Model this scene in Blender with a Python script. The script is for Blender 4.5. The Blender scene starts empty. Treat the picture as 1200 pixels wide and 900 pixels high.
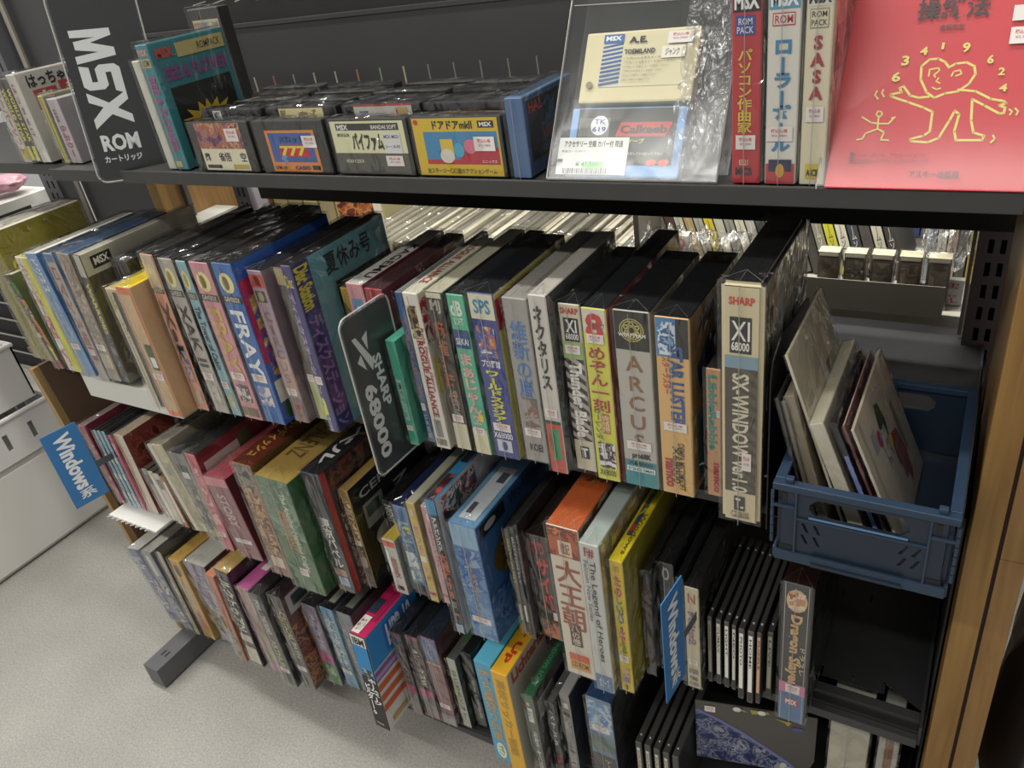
import bpy, bmesh, math, random
import numpy as np
from mathutils import Vector, Matrix, noise
# ------------------------------------------------------------ camera, world, light, exposure
scene = bpy.context.scene
COL = scene.collection
cam = bpy.data.cameras.new('camera'); cam.sensor_width = 36.0; cam.lens = 27.683
camo = bpy.data.objects.new('camera', cam); COL.objects.link(camo)
camo.matrix_world = Matrix(((0.860899,-0.146767,0.487147,0.000000),(0.489282,0.501328,-0.713634,0.000000),(-0.139483,0.852719,0.503403,1.130000),(0.000000,0.000000,0.000000,1.000000)))
cam.clip_start = .02; cam.clip_end = 60
scene.camera = camo
world = bpy.data.worlds.new('world'); scene.world = world; world.use_nodes = True
world.node_tree.nodes['Background'].inputs[0].default_value = (1.0, .97, .92, 1)
world.node_tree.nodes['Background'].inputs[1].default_value = .30
scene.view_settings.view_transform = 'Standard'; scene.view_settings.look = 'None'
scene.view_settings.gamma = 1; scene.view_settings.use_curve_mapping = False
scene.view_settings.exposure = 0.34
def ceiling_or_fill_lamp(x, y, z, sx, sy, power, col=(1, .965, .90)):
    l = bpy.data.lights.new('ceiling_tube_or_fill', 'AREA'); l.shape = 'RECTANGLE'; l.size = sx; l.size_y = sy
    l.energy = power; l.color = col
    o = bpy.data.objects.new('ceiling_tube_or_fill', l); o.location = (x, y, z); COL.objects.link(o)
ceiling_or_fill_lamp(-1.6, .62, 2.55, 3.4, .10, 40)
ceiling_or_fill_lamp(-1.1, -.95, 2.55, 3.6, .10, 46)
ceiling_or_fill_lamp(-1.2, 1.85, 2.55, 3.6, .14, 50)
ceiling_or_fill_lamp(-.62, 1.0, .90, 1.15, .012, 3.2)   # added fill light, hidden behind the rear beam, brightens the spines in the gap
scene.cycles.max_bounces = 10; scene.cycles.transparent_max_bounces = 32
scene.cycles.diffuse_bounces = 3; scene.cycles.glossy_bounces = 3
scene.cycles.caustics_reflective = False; scene.cycles.caustics_refractive = False
# ------------------------------------------------------------ materials
def lin(h):
    h = h.lstrip('#'); r = []
    for i in (0, 2, 4):
        v = int(h[i:i+2], 16)/255; r.append(v/12.92 if v <= .04045 else ((v+.055)/1.055)**2.4)
    return (r[0], r[1], r[2], 1)
MC = {}
def mat(h, rough=.5, metal=0.0, coat=0.0, grain=0.0, gs=300):
    k = (h, rough, metal, coat, grain, gs)
    if k in MC: return MC[k]
    m = bpy.data.materials.new('paint'); m.use_nodes = True; nt = m.node_tree; p = nt.nodes['Principled BSDF']
    p.inputs['Base Color'].default_value = lin(h); p.inputs['Roughness'].default_value = rough
    p.inputs['Metallic'].default_value = metal; p.inputs['Coat Weight'].default_value = coat
    p.inputs['Coat Roughness'].default_value = .15
    if grain:
        tc = nt.nodes.new('ShaderNodeTexCoord'); n = nt.nodes.new('ShaderNodeTexNoise'); n.inputs['Scale'].default_value = gs
        n.inputs['Detail'].default_value = 5
        mx = nt.nodes.new('ShaderNodeMix'); mx.data_type = 'RGBA'; mx.blend_type = 'MULTIPLY'; mx.inputs[0].default_value = grain
        mx.inputs[6].default_value = lin(h); nt.links.new(tc.outputs['Object'], n.inputs['Vector'])
        rp = nt.nodes.new('ShaderNodeMapRange'); rp.inputs[1].default_value = .3; rp.inputs[2].default_value = .7; rp.inputs[3].default_value = .35; rp.inputs[4].default_value = 1.3
        nt.links.new(n.outputs[0], rp.inputs[0]); nt.links.new(rp.outputs[0], mx.inputs[7]); nt.links.new(mx.outputs[2], p.inputs['Base Color'])
        bp = nt.nodes.new('ShaderNodeBump'); bp.inputs['Strength'].default_value = .15; bp.inputs['Distance'].default_value = .001
        nt.links.new(n.outputs[0], bp.inputs['Height']); nt.links.new(bp.outputs[0], p.inputs['Normal'])
    MC[k] = m; return m
def art(cols, scale=55, seed=0):
    k = ('art', cols, scale, seed)
    if k in MC: return MC[k]
    m = bpy.data.materials.new('printed_art'); m.use_nodes = True; nt = m.node_tree; p = nt.nodes['Principled BSDF']
    p.inputs['Roughness'].default_value = .45
    tc = nt.nodes.new('ShaderNodeTexCoord'); mp = nt.nodes.new('ShaderNodeMapping')
    mp.inputs['Location'].default_value = (seed*1.37 % 7, seed*.91 % 5, seed*.53 % 3)
    n = nt.nodes.new('ShaderNodeTexNoise'); n.inputs['Scale'].default_value = scale; n.inputs['Detail'].default_value = 4
    n.inputs['Distortion'].default_value = .5; n.inputs['Roughness'].default_value = .6
    r = nt.nodes.new('ShaderNodeValToRGB'); cr = r.color_ramp; cr.interpolation = 'LINEAR'
    N = len(cols); lo, hi = .36, .66
    pts = []
    for i, cc in enumerate(cols):
        a_, b_ = lo+(hi-lo)*i/N, lo+(hi-lo)*(i+1)/N
        pts += [(a_+.012, cc), (b_-.012, cc)]
    while len(cr.elements) < len(pts): cr.elements.new(.5)
    for e_, (q, cc) in zip(cr.elements, pts): e_.position = q
    for e_, (q, cc) in zip(cr.elements, pts): e_.color = lin(cc)
    L = nt.links.new
    L(tc.outputs['Object'], mp.inputs[0]); L(mp.outputs[0], n.inputs['Vector']); L(n.outputs[0], r.inputs[0]); L(r.outputs[0], p.inputs['Base Color'])
    MC[k] = m; return m
def film_mat(name, strength=1.0, amount=.1, tint=(1, 1, 1), rough=.13, scale=28, boost=1.7):
    m = bpy.data.materials.new(name); m.use_nodes = True; nt = m.node_tree; nt.nodes.clear(); L = nt.links.new
    o = nt.nodes.new('ShaderNodeOutputMaterial'); mx = nt.nodes.new('ShaderNodeMixShader')
    tr = nt.nodes.new('ShaderNodeBsdfTransparent'); tr.inputs[0].default_value = (*tint, 1)
    gl = nt.nodes.new('ShaderNodeBsdfGlossy'); gl.inputs['Roughness'].default_value = rough
    tc = nt.nodes.new('ShaderNodeTexCoord'); vo = nt.nodes.new('ShaderNodeTexVoronoi'); vo.feature = 'DISTANCE_TO_EDGE'; vo.inputs['Scale'].default_value = scale
    n = nt.nodes.new('ShaderNodeTexNoise'); n.inputs['Scale'].default_value = scale*.8; n.inputs['Detail'].default_value = 3; n.inputs['Distortion'].default_value = 1.2
    ad = nt.nodes.new('ShaderNodeMath'); ad.operation = 'MULTIPLY_ADD'; ad.inputs[1].default_value = .8
    oi = nt.nodes.new('ShaderNodeObjectInfo'); va = nt.nodes.new('ShaderNodeVectorMath'); va.operation = 'MULTIPLY_ADD'; va.inputs[1].default_value = (1, .6, .5)
    cb = nt.nodes.new('ShaderNodeCombineXYZ')
    L(oi.outputs['Random'], cb.inputs[0]); L(oi.outputs['Random'], cb.inputs[1])
    L(tc.outputs['Object'], va.inputs[0]); L(cb.outputs[0], va.inputs[2])
    L(va.outputs[0], n.inputs['Vector'])
    nv = nt.nodes.new('ShaderNodeVectorMath'); nv.operation = 'MULTIPLY_ADD'; nv.inputs[1].default_value = (.03, .03, .03)
    L(n.outputs['Color'], nv.inputs[0]); L(va.outputs[0], nv.inputs[2]); L(nv.outputs[0], vo.inputs['Vector'])
    L(vo.outputs['Distance'], ad.inputs[0]); L(n.outputs[0], ad.inputs[2])
    bp = nt.nodes.new('ShaderNodeBump'); bp.inputs['Strength'].default_value = strength; bp.inputs['Distance'].default_value = .012
    L(ad.outputs[0], bp.inputs['Height']); L(bp.outputs[0], gl.inputs['Normal'])
    lw = nt.nodes.new('ShaderNodeLayerWeight')
    pw = nt.nodes.new('ShaderNodeMath'); pw.operation = 'POWER'; pw.inputs[1].default_value = 4.5; L(lw.outputs['Facing'], pw.inputs[0])
    fr = nt.nodes.new('ShaderNodeMath'); fr.operation = 'MULTIPLY_ADD'; fr.inputs[1].default_value = .9; fr.inputs[2].default_value = .045; L(pw.outputs[0], fr.inputs[0])
    ma = nt.nodes.new('ShaderNodeMath'); ma.operation = 'MULTIPLY_ADD'; ma.use_clamp = True; ma.inputs[1].default_value = boost; ma.inputs[2].default_value = amount*.2
    L(fr.outputs[0], ma.inputs[0]); L(ma.outputs[0], mx.inputs[0]); L(tr.outputs[0], mx.inputs[1]); L(gl.outputs[0], mx.inputs[2]); L(mx.outputs[0], o.inputs[0])
    return m
FILM = film_mat('clear_film', 1.0, .10, (.985, .985, .98))
CLEAR = film_mat('clear_plastic', .25, .0, (.96, .97, .97), .2, 9, .7)
SOFT = film_mat('soft_film', .35, .05, (.98, .97, .97), .28, 7, 1.1)
CRUMPLE = film_mat('crumpled_film', 1.0, .5, (.95, .95, .95), .24, 60, 1.5)
def zebra(c1, c2):
    k = ('z', c1, c2)
    if k in MC: return MC[k]
    m = bpy.data.materials.new('striped_print'); m.use_nodes = True; nt = m.node_tree; p = nt.nodes['Principled BSDF']; p.inputs['Roughness'].default_value = .45
    tc = nt.nodes.new('ShaderNodeTexCoord'); mp = nt.nodes.new('ShaderNodeMapping'); mp.inputs['Rotation'].default_value = (0, math.radians(-35), 0)
    w = nt.nodes.new('ShaderNodeTexWave'); w.bands_direction = 'Z'; w.inputs['Scale'].default_value = 32
    r = nt.nodes.new('ShaderNodeValToRGB'); r.color_ramp.interpolation = 'CONSTANT'; r.color_ramp.elements[0].color = lin(c1); r.color_ramp.elements[1].position = .5; r.color_ramp.elements[1].color = lin(c2)
    L = nt.links.new; L(tc.outputs['Object'], mp.inputs[0]); L(mp.outputs[0], w.inputs[0]); L(w.outputs[1], r.inputs[0]); L(r.outputs[0], p.inputs['Base Color'])
    MC[k] = m; return m
# ------------------------------------------------------------ mesh helpers
class MB:
    """collects polygons with a material each and links them as one mesh object"""
    def __init__(s): s.v = []; s.f = []; s.m = []; s.mats = []
    def mi(s, m):
        if m not in s.mats: s.mats.append(m)
        return s.mats.index(m)
    def poly(s, pts, m):
        i = len(s.v); s.v += [tuple(p) for p in pts]; s.f.append(tuple(range(i, i+len(pts)))); s.m.append(s.mi(m))
    def mesh(s, V, F, m):
        i = len(s.v); s.v += [tuple(p) for p in V]; k = s.mi(m)
        for f in F: s.f.append(tuple(i+q for q in f)); s.m.append(k)
    def box(s, x0, y0, z0, x1, y1, z1, m, b=0.0):
        if b <= 0:
            V = [(x, y, z) for x in (x0, x1) for y in (y0, y1) for z in (z0, z1)]
            s.mesh(V, [(0, 1, 3, 2), (4, 6, 7, 5), (0, 4, 5, 1), (2, 3, 7, 6), (0, 2, 6, 4), (1, 5, 7, 3)], m)
        else:
            bm = bmesh.new(); bmesh.ops.create_cube(bm, size=1)
            for v in bm.verts: v.co = Vector(((x0+x1)/2+v.co.x*(x1-x0), (y0+y1)/2+v.co.y*(y1-y0), (z0+z1)/2+v.co.z*(z1-z0)))
            bmesh.ops.bevel(bm, geom=bm.edges[:], offset=b, segments=2, profile=.6, affect='EDGES')
            bm.verts.index_update(); s.mesh([v.co.copy() for v in bm.verts], [[v.index for v in f.verts] for f in bm.faces], m); bm.free()
    def tube(s, pts, r, m, n=6):
        pts = [Vector(p) for p in pts]
        rings = []
        for i, p in enumerate(pts):
            d = (pts[min(i+1, len(pts)-1)]-pts[max(i-1, 0)]).normalized()
            a_ = d.orthogonal().normalized(); b_ = d.cross(a_)
            rings.append([p+a_*r*math.cos(t*2*math.pi/n)+b_*r*math.sin(t*2*math.pi/n) for t in range(n)])
        V = [q for g in rings for q in g]; F = []
        for i in range(len(pts)-1):
            for j in range(n): F.append((i*n+j, i*n+(j+1) % n, (i+1)*n+(j+1) % n, (i+1)*n+j))
        F.append(tuple(range(n-1, -1, -1))); F.append(tuple((len(pts)-1)*n+j for j in range(n)))
        s.mesh(V, F, m)
    def build(s, name, parent=None, smooth=False):
        me = bpy.data.meshes.new(name); me.from_pydata(s.v, [], s.f)
        for m in s.mats: me.materials.append(m)
        me.polygons.foreach_set('material_index', s.m)
        if smooth: me.polygons.foreach_set('use_smooth', [True]*len(s.f))
        me.update(); o = bpy.data.objects.new(name, me); COL.objects.link(o); o.parent = parent; return o
def tag(o, label, cat, group=None, kind=None):
    if label: o['label'] = label
    if cat: o['category'] = cat
    if group: o['group'] = group
    if kind: o['kind'] = kind
    return o
def thing(name, label, cat, loc, group=None, rot=(0, 0, 0)):
    o = bpy.data.objects.new(name, None); o.empty_display_size = .02; COL.objects.link(o); o.location = loc; o.rotation_euler = rot
    return tag(o, label, cat, group)
def struct(name, mb, parent=None):
    o = mb.build(name, parent)
    if parent is None: o['kind'] = 'structure'
    return o
def plate(outer, holes, t, xf):
    """flat sheet with holes, thickness t; xf maps (u, v, n) to xyz. returns verts, faces"""
    bm = bmesh.new(); es = []
    for loop in [outer]+list(holes):
        vs = [bm.verts.new((p[0], p[1], 0)) for p in loop]
        es += [bm.edges.new((vs[i], vs[(i+1) % len(vs)])) for i in range(len(vs))]
    bmesh.ops.triangle_fill(bm, use_beauty=True, use_dissolve=False, edges=es)
    fs = [f for f in bm.faces]
    r = bmesh.ops.extrude_face_region(bm, geom=fs)
    for g in r['geom']:
        if isinstance(g, bmesh.types.BMVert): g.co.z += t
    bmesh.ops.recalc_face_normals(bm, faces=bm.faces[:])
    bm.verts.index_update(); V = [xf(v.co.x, v.co.y, v.co.z) for v in bm.verts]; F = [[v.index for v in f.verts] for f in bm.faces]; bm.free()
    return V, F
def rectl(x0, y0, x1, y1): return [(x0, y0), (x1, y0), (x1, y1), (x0, y1)]
# text -> unit square triangles
TX = {}
def glyphs(s, off=0.0):
    k = (s, off)
    if k in TX: return TX[k]
    cu = bpy.data.curves.new('t', 'FONT'); cu.body = s; cu.offset = off; cu.resolution_u = 2; cu.align_x = 'CENTER'; cu.space_line = .95
    ob = bpy.data.objects.new('t', cu); COL.objects.link(ob); dg = bpy.context.evaluated_depsgraph_get()
    me = bpy.data.meshes.new_from_object(ob.evaluated_get(dg)); bpy.data.objects.remove(ob)
    n = len(me.vertices); a_ = np.zeros(n*3); me.vertices.foreach_get('co', a_); a_ = a_.reshape(-1, 3)[:, :2]
    F = [tuple(p.vertices) for p in me.polygons]; bpy.data.meshes.remove(me)
    if n:
        mn = a_.min(0); mx = a_.max(0); a_ = (a_-mn)/np.maximum(mx-mn, 1e-6)
    TX[k] = (a_, F); return TX[k]
class Face:
    """a flat face: origin at its top left corner, u to the right, v down, n outwards; sizes in metres"""
    def __init__(s, o, u, v, W, H):
        s.o = Vector(o); s.u = Vector(u); s.v = Vector(v); s.n = s.v.cross(s.u).normalized()*1.0; s.W = W; s.H = H
        s.k = 0
    def P(s, fu, fv, h): return s.o+s.u*(fu*s.W)+s.v*(fv*s.H)+s.n*h
def ellipse(n=20): return [(.5+.5*math.cos(t*2*math.pi/n), .5+.5*math.sin(t*2*math.pi/n)) for t in range(n)]
def ribbon(mb, F, pts, wd, h, m):
    P = [Vector((p[0]*F.W, p[1]*F.H)) for p in pts]
    for i in range(len(P)-1):
        d = P[i+1]-P[i]
        if d.length < 1e-7: continue
        d.normalize(); q = Vector((-d.y, d.x))*wd/2; e0 = P[i]-d*wd*.35; e1 = P[i+1]+d*wd*.35
        mb.poly([F.o+F.u*z.x+F.v*z.y+F.n*h for z in (e0-q, e1-q, e1+q, e0+q)], m)
def put_text(mb, F, u0, v0, u1, v1, s, col, mode, off, h):
    off = min(off+.013, .017 if any(ord(ch) >= 0x4e00 for ch in s) else .04)
    if mode in 'vd' and F.W < .06 and u1-u0 < .9: u0 -= .05; u1 += .05
    if mode == 'v': s = '\n'.join('|' if ch in 'ー-' else ch for ch in s)
    A, FF = glyphs(s, off)
    if not len(A): return
    if mode == 'd': V = [F.P(u0+(u1-u0)*y, v0+(v1-v0)*x, h) for x, y in A]
    else: V = [F.P(u0+(u1-u0)*x, v1-(v1-v0)*y, h) for x, y in A]
    mb.mesh(V, FF, mat(col, .45))
ART = [0]
def apply_ops(faces, ops, parent, base=.0003):
    pr = MB(); le = MB(); st = []
    for n, op in enumerate(ops):
        F = faces.get(op[0])
        if F is None: continue
        u0, v0, u1, v1, kind = op[1:6]
        if op[0] == 'T': v0, v1 = 1-v1, 1-v0
        h = base+.00006*(n+1)
        def R(m, shp=None):
            if shp is None: pr.poly([F.P(u0, v0, h), F.P(u1, v0, h), F.P(u1, v1, h), F.P(u0, v1, h)], m)
            else: pr.poly([F.P(u0+(u1-u0)*a_, v0+(v1-v0)*b_, h) for a_, b_ in shp], m)
        if kind == 'C': R(mat(op[6], .45))
        elif kind == 'E': R(mat(op[6], .45), ellipse())
        elif kind == 'P': R(mat(op[6], .45), op[7])
        elif kind == 'A': ART[0] += 1; R(art(tuple(op[6]), 48, ART[0] % 17))
        elif kind == 'Z': R(zebra(op[6], op[7]))
        elif kind == 'L': ribbon(pr, F, op[7], op[8], h, mat(op[6], .45))
        elif kind == 'T': put_text(le, F, u0, v0, u1, v1, op[6], op[7], op[8], op[9], h+.00012)
        elif kind == 'W': R(mat(op[6], .45), [(.0, .55), (.25, .3), (.45, .35), (.55, .1), (.95, 0), (.8, .2), (.85, .45), (.6, .75), (.3, .8), (.1, 1), (.05, .85)])
        elif kind == 'RB':
            for i, cc in enumerate(('#c04040', '#d89030', '#d8d040', '#40a050', '#4060b0')):
                a0 = u0+(u1-u0)*i/5; pr.poly([F.P(a0, v0, h), F.P(a0+(u1-u0)/5, v0, h), F.P(a0+(u1-u0)/5, v1, h), F.P(a0, v1, h)], mat(cc))
        elif kind == 'H':
            c0 = ((u0+u1)/2, (v0+v1)/2); rw = (u1-u0)*F.W/2
            def ring(k_, r_, a0): return [(c0[0]+r_*math.cos(a0+i*2*math.pi/k_)*rw/F.W, c0[1]+r_*math.sin(a0+i*2*math.pi/k_)*rw/F.H) for i in range(k_+1)]
            for q in (ring(24, .98, 0), ring(24, .8, 0), ring(3, .82, math.pi/2), ring(3, .82, -math.pi/2), ring(12, .3, 0)): ribbon(pr, F, q, .0011, h, mat(op[6], .45))
        elif kind == 'K': st.append((F, u0, v0, u1, v1, h))
    if pr.f: pr.build('printed_cover', parent)
    if le.f: le.build('lettering', parent)
    for F, u0, v0, u1, v1, h in st:
        mb = MB(); t_ = .0003; h += .0002
        # keep the sticker about 10 mm tall
        P = [F.P(u0, v0, h), F.P(u1, v0, h), F.P(u1, v1, h), F.P(u0, v1, h)]; Q = [F.P(u0, v0, h+t_), F.P(u1, v0, h+t_), F.P(u1, v1, h+t_), F.P(u0, v1, h+t_)]
        m = mat('#e6e0da', .5); mb.poly(Q, m)
        for i in range(4): mb.poly([P[i], P[(i+1) % 4], Q[(i+1) % 4], Q[i]], m)
        fu = lambda f: u0+(u1-u0)*f
        fv = lambda f: v0+(v1-v0)*f
        put_text(mb, F, fu(.18), fv(.15), fu(.82), fv(.42), '税込価格', '#c83c50', 'h', .01, h+t_+.0001)
        put_text(mb, F, fu(.2), fv(.52), fu(.8), fv(.72), '¥3,980', '#b0889a', 'h', 0, h+t_+.0001)
        mb.build('price_sticker', parent)
def shell(parent, w, d, hh, m, amp=.0006, gap=.0008, name='plastic_wrap', seed=0, seam=True):
    """thin crumpled film around a box: five open faces, gently wrinkled, with folded seams"""
    mb = MB(); V = []; F = []
    def grid(o, u, v, nu, nv):
        b0 = len(V); o = Vector(o); u = Vector(u); v = Vector(v); n = v.cross(u).normalized()
        for j in range(nv+1):
            for i in range(nu+1):
                p = o+u*(i/nu)+v*(j/nv); edge = i in (0, nu) or j in (0, nv)
                q = noise.noise(p*55+Vector((seed*3.1, seed*1.7, 0)))
                V.append(p if edge else p+n*(amp*(.7+q)))
        for j in range(nv):
            for i in range(nu):
                a_ = b0+j*(nu+1)+i; F.append((a_, a_+nu+1, a_+nu+2, a_+1))
    g = gap; nx = 2 if w < .03 else 4
    grid((-g, -g, hh+g), (w+2*g, 0, 0), (0, 0, -hh), nx, 10)
    grid((w+g, -g, hh+g), (0, d+2*g, 0), (0, 0, -hh), 8, 8)
    grid((-g, d+g, hh+g), (w+2*g, 0, 0), (0, -d-2*g, 0), nx, 8)
    mb.mesh(V, F, m)
    o = mb.build(name, parent, True)
    if seam and w > .015:
        s_ = MB(); sm = SEAM
        s_.box(w*.47-.0004, -g-.0016, 0, w*.47+.0004, -g-.0009, hh*.99, sm)
        s_.tube([(0, -g, hh+g+.0012), (w*.47, d*.12, hh+g+.0016), (w, -g, hh+g+.0012)], .0003, sm, 4)
        s_.tube([(w*.47, d*.12, hh+g+.0016), (w*.47, -g, hh+g+.001)], .0003, sm, 4)
        s_.build('film_seam', o)
    return o
SEAM = film_mat('film_seam', .1, 1.2, (.92, .92, .92), .3, 20, 2.4)
def product(row, x, y, z, w, d, h, lean, label, S, T, R, ops, group, wrap=1, kind='box', cat=None, name=None):
    cat = cat or ('disc case' if kind == 'cd' or w < .0165 else 'game box'); name = name or ('jewel_case' if kind == 'cd' else 'slim_case' if w < .0165 else 'game_box')
    o = thing(name, label, cat, (x, y, z), group)
    if abs(lean) > .006: o.rotation_euler = (0, math.atan2(lean, h), 0)
    ox = -w if (lean > .006) else 0
    mb = MB(); b = min(.0009, w*.12)
    bm = bmesh.new(); bmesh.ops.create_cube(bm, size=1)
    for v in bm.verts: v.co = Vector((ox+w/2+v.co.x*w, d/2+v.co.y*d, h/2+v.co.z*h))
    big = label.endswith('rounded edges')
    bmesh.ops.bevel(bm, geom=bm.edges[:], offset=.0035 if big else b, segments=3 if big else 1, affect='EDGES')
    bm.verts.index_update(); ms = [mat(S, .5), mat(T, .42), mat(R, .5)]
    for m in ms: mb.mi(m)
    V = [v.co.copy() for v in bm.verts]; base = len(mb.v); mb.v += [tuple(p) for p in V]
    for f in bm.faces:
        n = f.normal; k = 0 if n.y < -.5 else 1 if n.z > .6 else 2 if n.x > .5 else 1
        mb.f.append(tuple(base+v.index for v in f.verts)); mb.m.append(mb.mi(ms[k]))
    bm.free(); body = mb.build('jewel_shell' if kind == 'cd' else 'box_body', o)
    bv = .0036 if big else b
    faces = {'S': Face((ox, 0, h), (1, 0, 0), (0, 0, -1), w, h), 'R': Face((ox+w, 0, h), (0, 1, 0), (0, 0, -1), d, h), 'T': Face((ox, d, h), (1, 0, 0), (0, -1, 0), w, d)}
    for F in faces.values():   # keep print off the rounded edges
        F.o = F.o+F.u*bv+F.v*bv; F.W -= 2*bv; F.H -= 2*bv
    apply_ops(faces, ops, o)
    if kind == 'cd':
        hp = MB(); hp.tube([(ox+w/2, .012, h-.0005), (ox+w/2, .012, h+.0012)], .0011, mat('#c8c8c4', .3), 8); hp.build('hinge_pin', o)
        hp = MB(); hp.tube([(ox+w/2, d-.02, h-.0005), (ox+w/2, d-.02, h+.0012)], .0011, mat('#c8c8c4', .3), 8); hp.build('hinge_pin', o)
    elif wrap:
        s_ = shell(o, w, d, h, FILM, seed=len(COL.objects), gap=.0022); s_.location.x = ox
    return o
# ------------------------------------------------------------ the setting
SH1, SH2, SH3, SH4 = .9205, .615, .335, .07
GREY = mat('#3c3c3c', .55, 0, 0, .12, 40); DARK = mat('#161617', .55); DGREY = mat('#2b2b2d', .5, 0, 0, .15, 60)
def floor_mat():
    m = bpy.data.materials.new('speckled_floor'); m.use_nodes = True; nt = m.node_tree; p = nt.nodes['Principled BSDF']; L = nt.links.new
    tc = nt.nodes.new('ShaderNodeTexCoord'); n1 = nt.nodes.new('ShaderNodeTexNoise'); n1.inputs['Scale'].default_value = 260; n1.inputs['Detail'].default_value = 3
    n2 = nt.nodes.new('ShaderNodeTexNoise'); n2.inputs['Scale'].default_value = 5; n2.inputs['Detail'].default_value = 6
    r1 = nt.nodes.new('ShaderNodeValToRGB'); r1.color_ramp.elements[0].position = .3; r1.color_ramp.elements[1].position = .7
    r1.color_ramp.elements[0].color = lin('#8e8c87'); r1.color_ramp.elements[1].color = lin('#a9a7a1')
    r2 = nt.nodes.new('ShaderNodeMapRange'); r2.inputs[1].default_value = .3; r2.inputs[2].default_value = .7; r2.inputs[3].default_value = .86; r2.inputs[4].default_value = 1.06
    mx = nt.nodes.new('ShaderNodeMix'); mx.data_type = 'RGBA'; mx.blend_type = 'MULTIPLY'; mx.inputs[0].default_value = 1
    L(tc.outputs['Object'], n1.inputs['Vector']); L(tc.outputs['Object'], n2.inputs['Vector']); L(n1.outputs[0], r1.inputs[0]); L(n2.outputs[0], r2.inputs[0])
    L(r1.outputs[0], mx.inputs[6]); L(r2.outputs[0], mx.inputs[7]); L(mx.outputs[2], p.inputs['Base Color']); p.inputs['Roughness'].default_value = .55
    return m
mb = MB(); mb.box(-4.2, -2.6, -.03, 2.2, 3.2, 0, floor_mat()); struct('floor', mb)
mb = MB(); mb.box(-4.2, 3.2, 0, 2.2, 3.26, 2.7, mat('#a8a49a', .8)); struct('wall_back', mb)
# ---- the long shelf unit
unit = thing('shelving_unit', 'long dark grey metal shelving unit holding all the boxed games', 'shelf', (-1.14, .62, 0))
def part(name, mb): 
    o = mb.build(name, unit); o.location = (1.14, -.62, 0); return o
X0, X1 = -1.14, .022
mb = MB(); mb.box(X0, .622, SH1-.012, X1, .95, SH1-.001, GREY); mb.box(X0, .62, SH1-.0145, X1, .6235, SH1+.0015, GREY, .001); part('shelf_board', mb)
mb = MB(); mb.box(X0-.2, .955, SH1-.002, X1, .962, 1.047, mat('#3a3a3a', .5, 0, 0, .1, 6)); mb.box(X0-.2, .953, 1.044, X1, .966, 1.0495, mat('#3a3a3a', .45)); part('back_fence', mb)
mb = MB(); mb.box(X0, .968, SH1-.16, X1+.01, .985, SH1-.006, DARK); part('rear_beam', mb)
mb = MB(); mb.box(X0-.2, .98, 1.047, .06, 1.0, 1.75, mat('#1d1e1f', .6, 0, 0, .2, 8)); part('upper_back_panel', mb)
def slots3():
    L_ = []
    for i in range(22):
        for y0 in (.657, .789): 
            x = -.054-.033*(i-1); L_.append(rectl(x-.0012, y0, x+.0012, y0+.014))
    for i in (1,): 
        x = -.0215; L_ += [rectl(x-.0012, .658, x+.0012, .674), rectl(x-.0012, .789, x+.0012, .803)]
    return L_
for nm, zz, yb in (('shelf_board', SH2, 1.012), ('shelf_board', SH3, 1.0), ('shelf_board', SH4, .95)):
    mb = MB(); yf = .62 if zz != SH4 else .575
    sl = slots3() if zz == SH3 else []
    V, F = plate(rectl(X0, yf+.03, .0185, yb), sl, .0012, lambda u, v, n: (u, v, zz-n)); mb.mesh(V, F, DGREY)
    for i, (a_, b_, zt) in enumerate(((yf+.018, yf+.0305, zz-.004), (yf+.008, yf+.0185, zz-.009), (yf, yf+.009, zz-.0135))):
        mb.box(X0, a_, zz-.026, .0185, b_, zt, mat('#3c3c3d', .45) if i != 1 else mat('#262627', .5), .0008)
    mb.box(.0185, yf+.005, zz-.026, .0215, yb, zz+.003, mat('#39393b', .45)); part(nm, mb)
# side panels, uprights with slots
def upright(name, x0, x1, y, z0, z1, parent=None, m=None):
    mm = m or mat('#6c666b', .4); mb = MB(); w = x1-x0
    xs = [x0, x0+w*.36-.0028, x0+w*.36+.0028, x0+w*.68-.0028, x0+w*.68+.0028, x1]
    for a_, b_ in ((0, 1), (2, 3), (4, 5)): mb.box(xs[a_], y, z0, xs[b_], y+.0015, z1, mm)
    z = z0
    while z < z1-.03:
        for a_, b_ in ((1, 2), (3, 4)): mb.box(xs[a_], y, z, xs[b_], y+.0015, z+.0108, mm)
        z += .0278
    mb.box(x0, y+.0015, z0, x0+.0015, y+.04, z1, m or mat('#6c666b', .4)); mb.box(x1-.0015, y+.0015, z0, x1, y+.04, z1, m or mat('#6c666b', .4)); mb.box(x0+.0015, y+.034, z0, x1-.0015, y+.04, z1, DARK)
    return mb
part('slotted_upright', upright('u', -.004, .034, .99-.02, 0, 1.6))
part('slotted_upright', upright('u', -1.21, -1.172, .99-.02, 0, .9))
mb = MB(); mb.box(.0015-.011, .985, .62, -.0055, .99, .765, mat('#8c8880', .3)); part('side_trim', mb)
mb = MB(); mb.box(.0235, .66, 0, .0255, .97, .60, mat('#202022', .5)); part('side_panel', mb)
mb = MB(); mb.box(-1.221, .475-.03, .004, -1.181, .95, .05, mat('#58595b', .45), .002); mb.box(-1.207, .475, .0495, -1.204, .487, .0506, DARK); mb.box(-1.197, .475, .0495, -1.194, .487, .0506, DARK); part('base_leg', mb)
mb = MB(); mb.box(-.02, .475, .004, .02, .95, .05, mat('#58595b', .45), .002); part('base_leg', mb)
mb = MB(); mb.box(X0, .93, 0, .02, .94, .31, DARK); part('kick_panel', mb)
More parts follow.
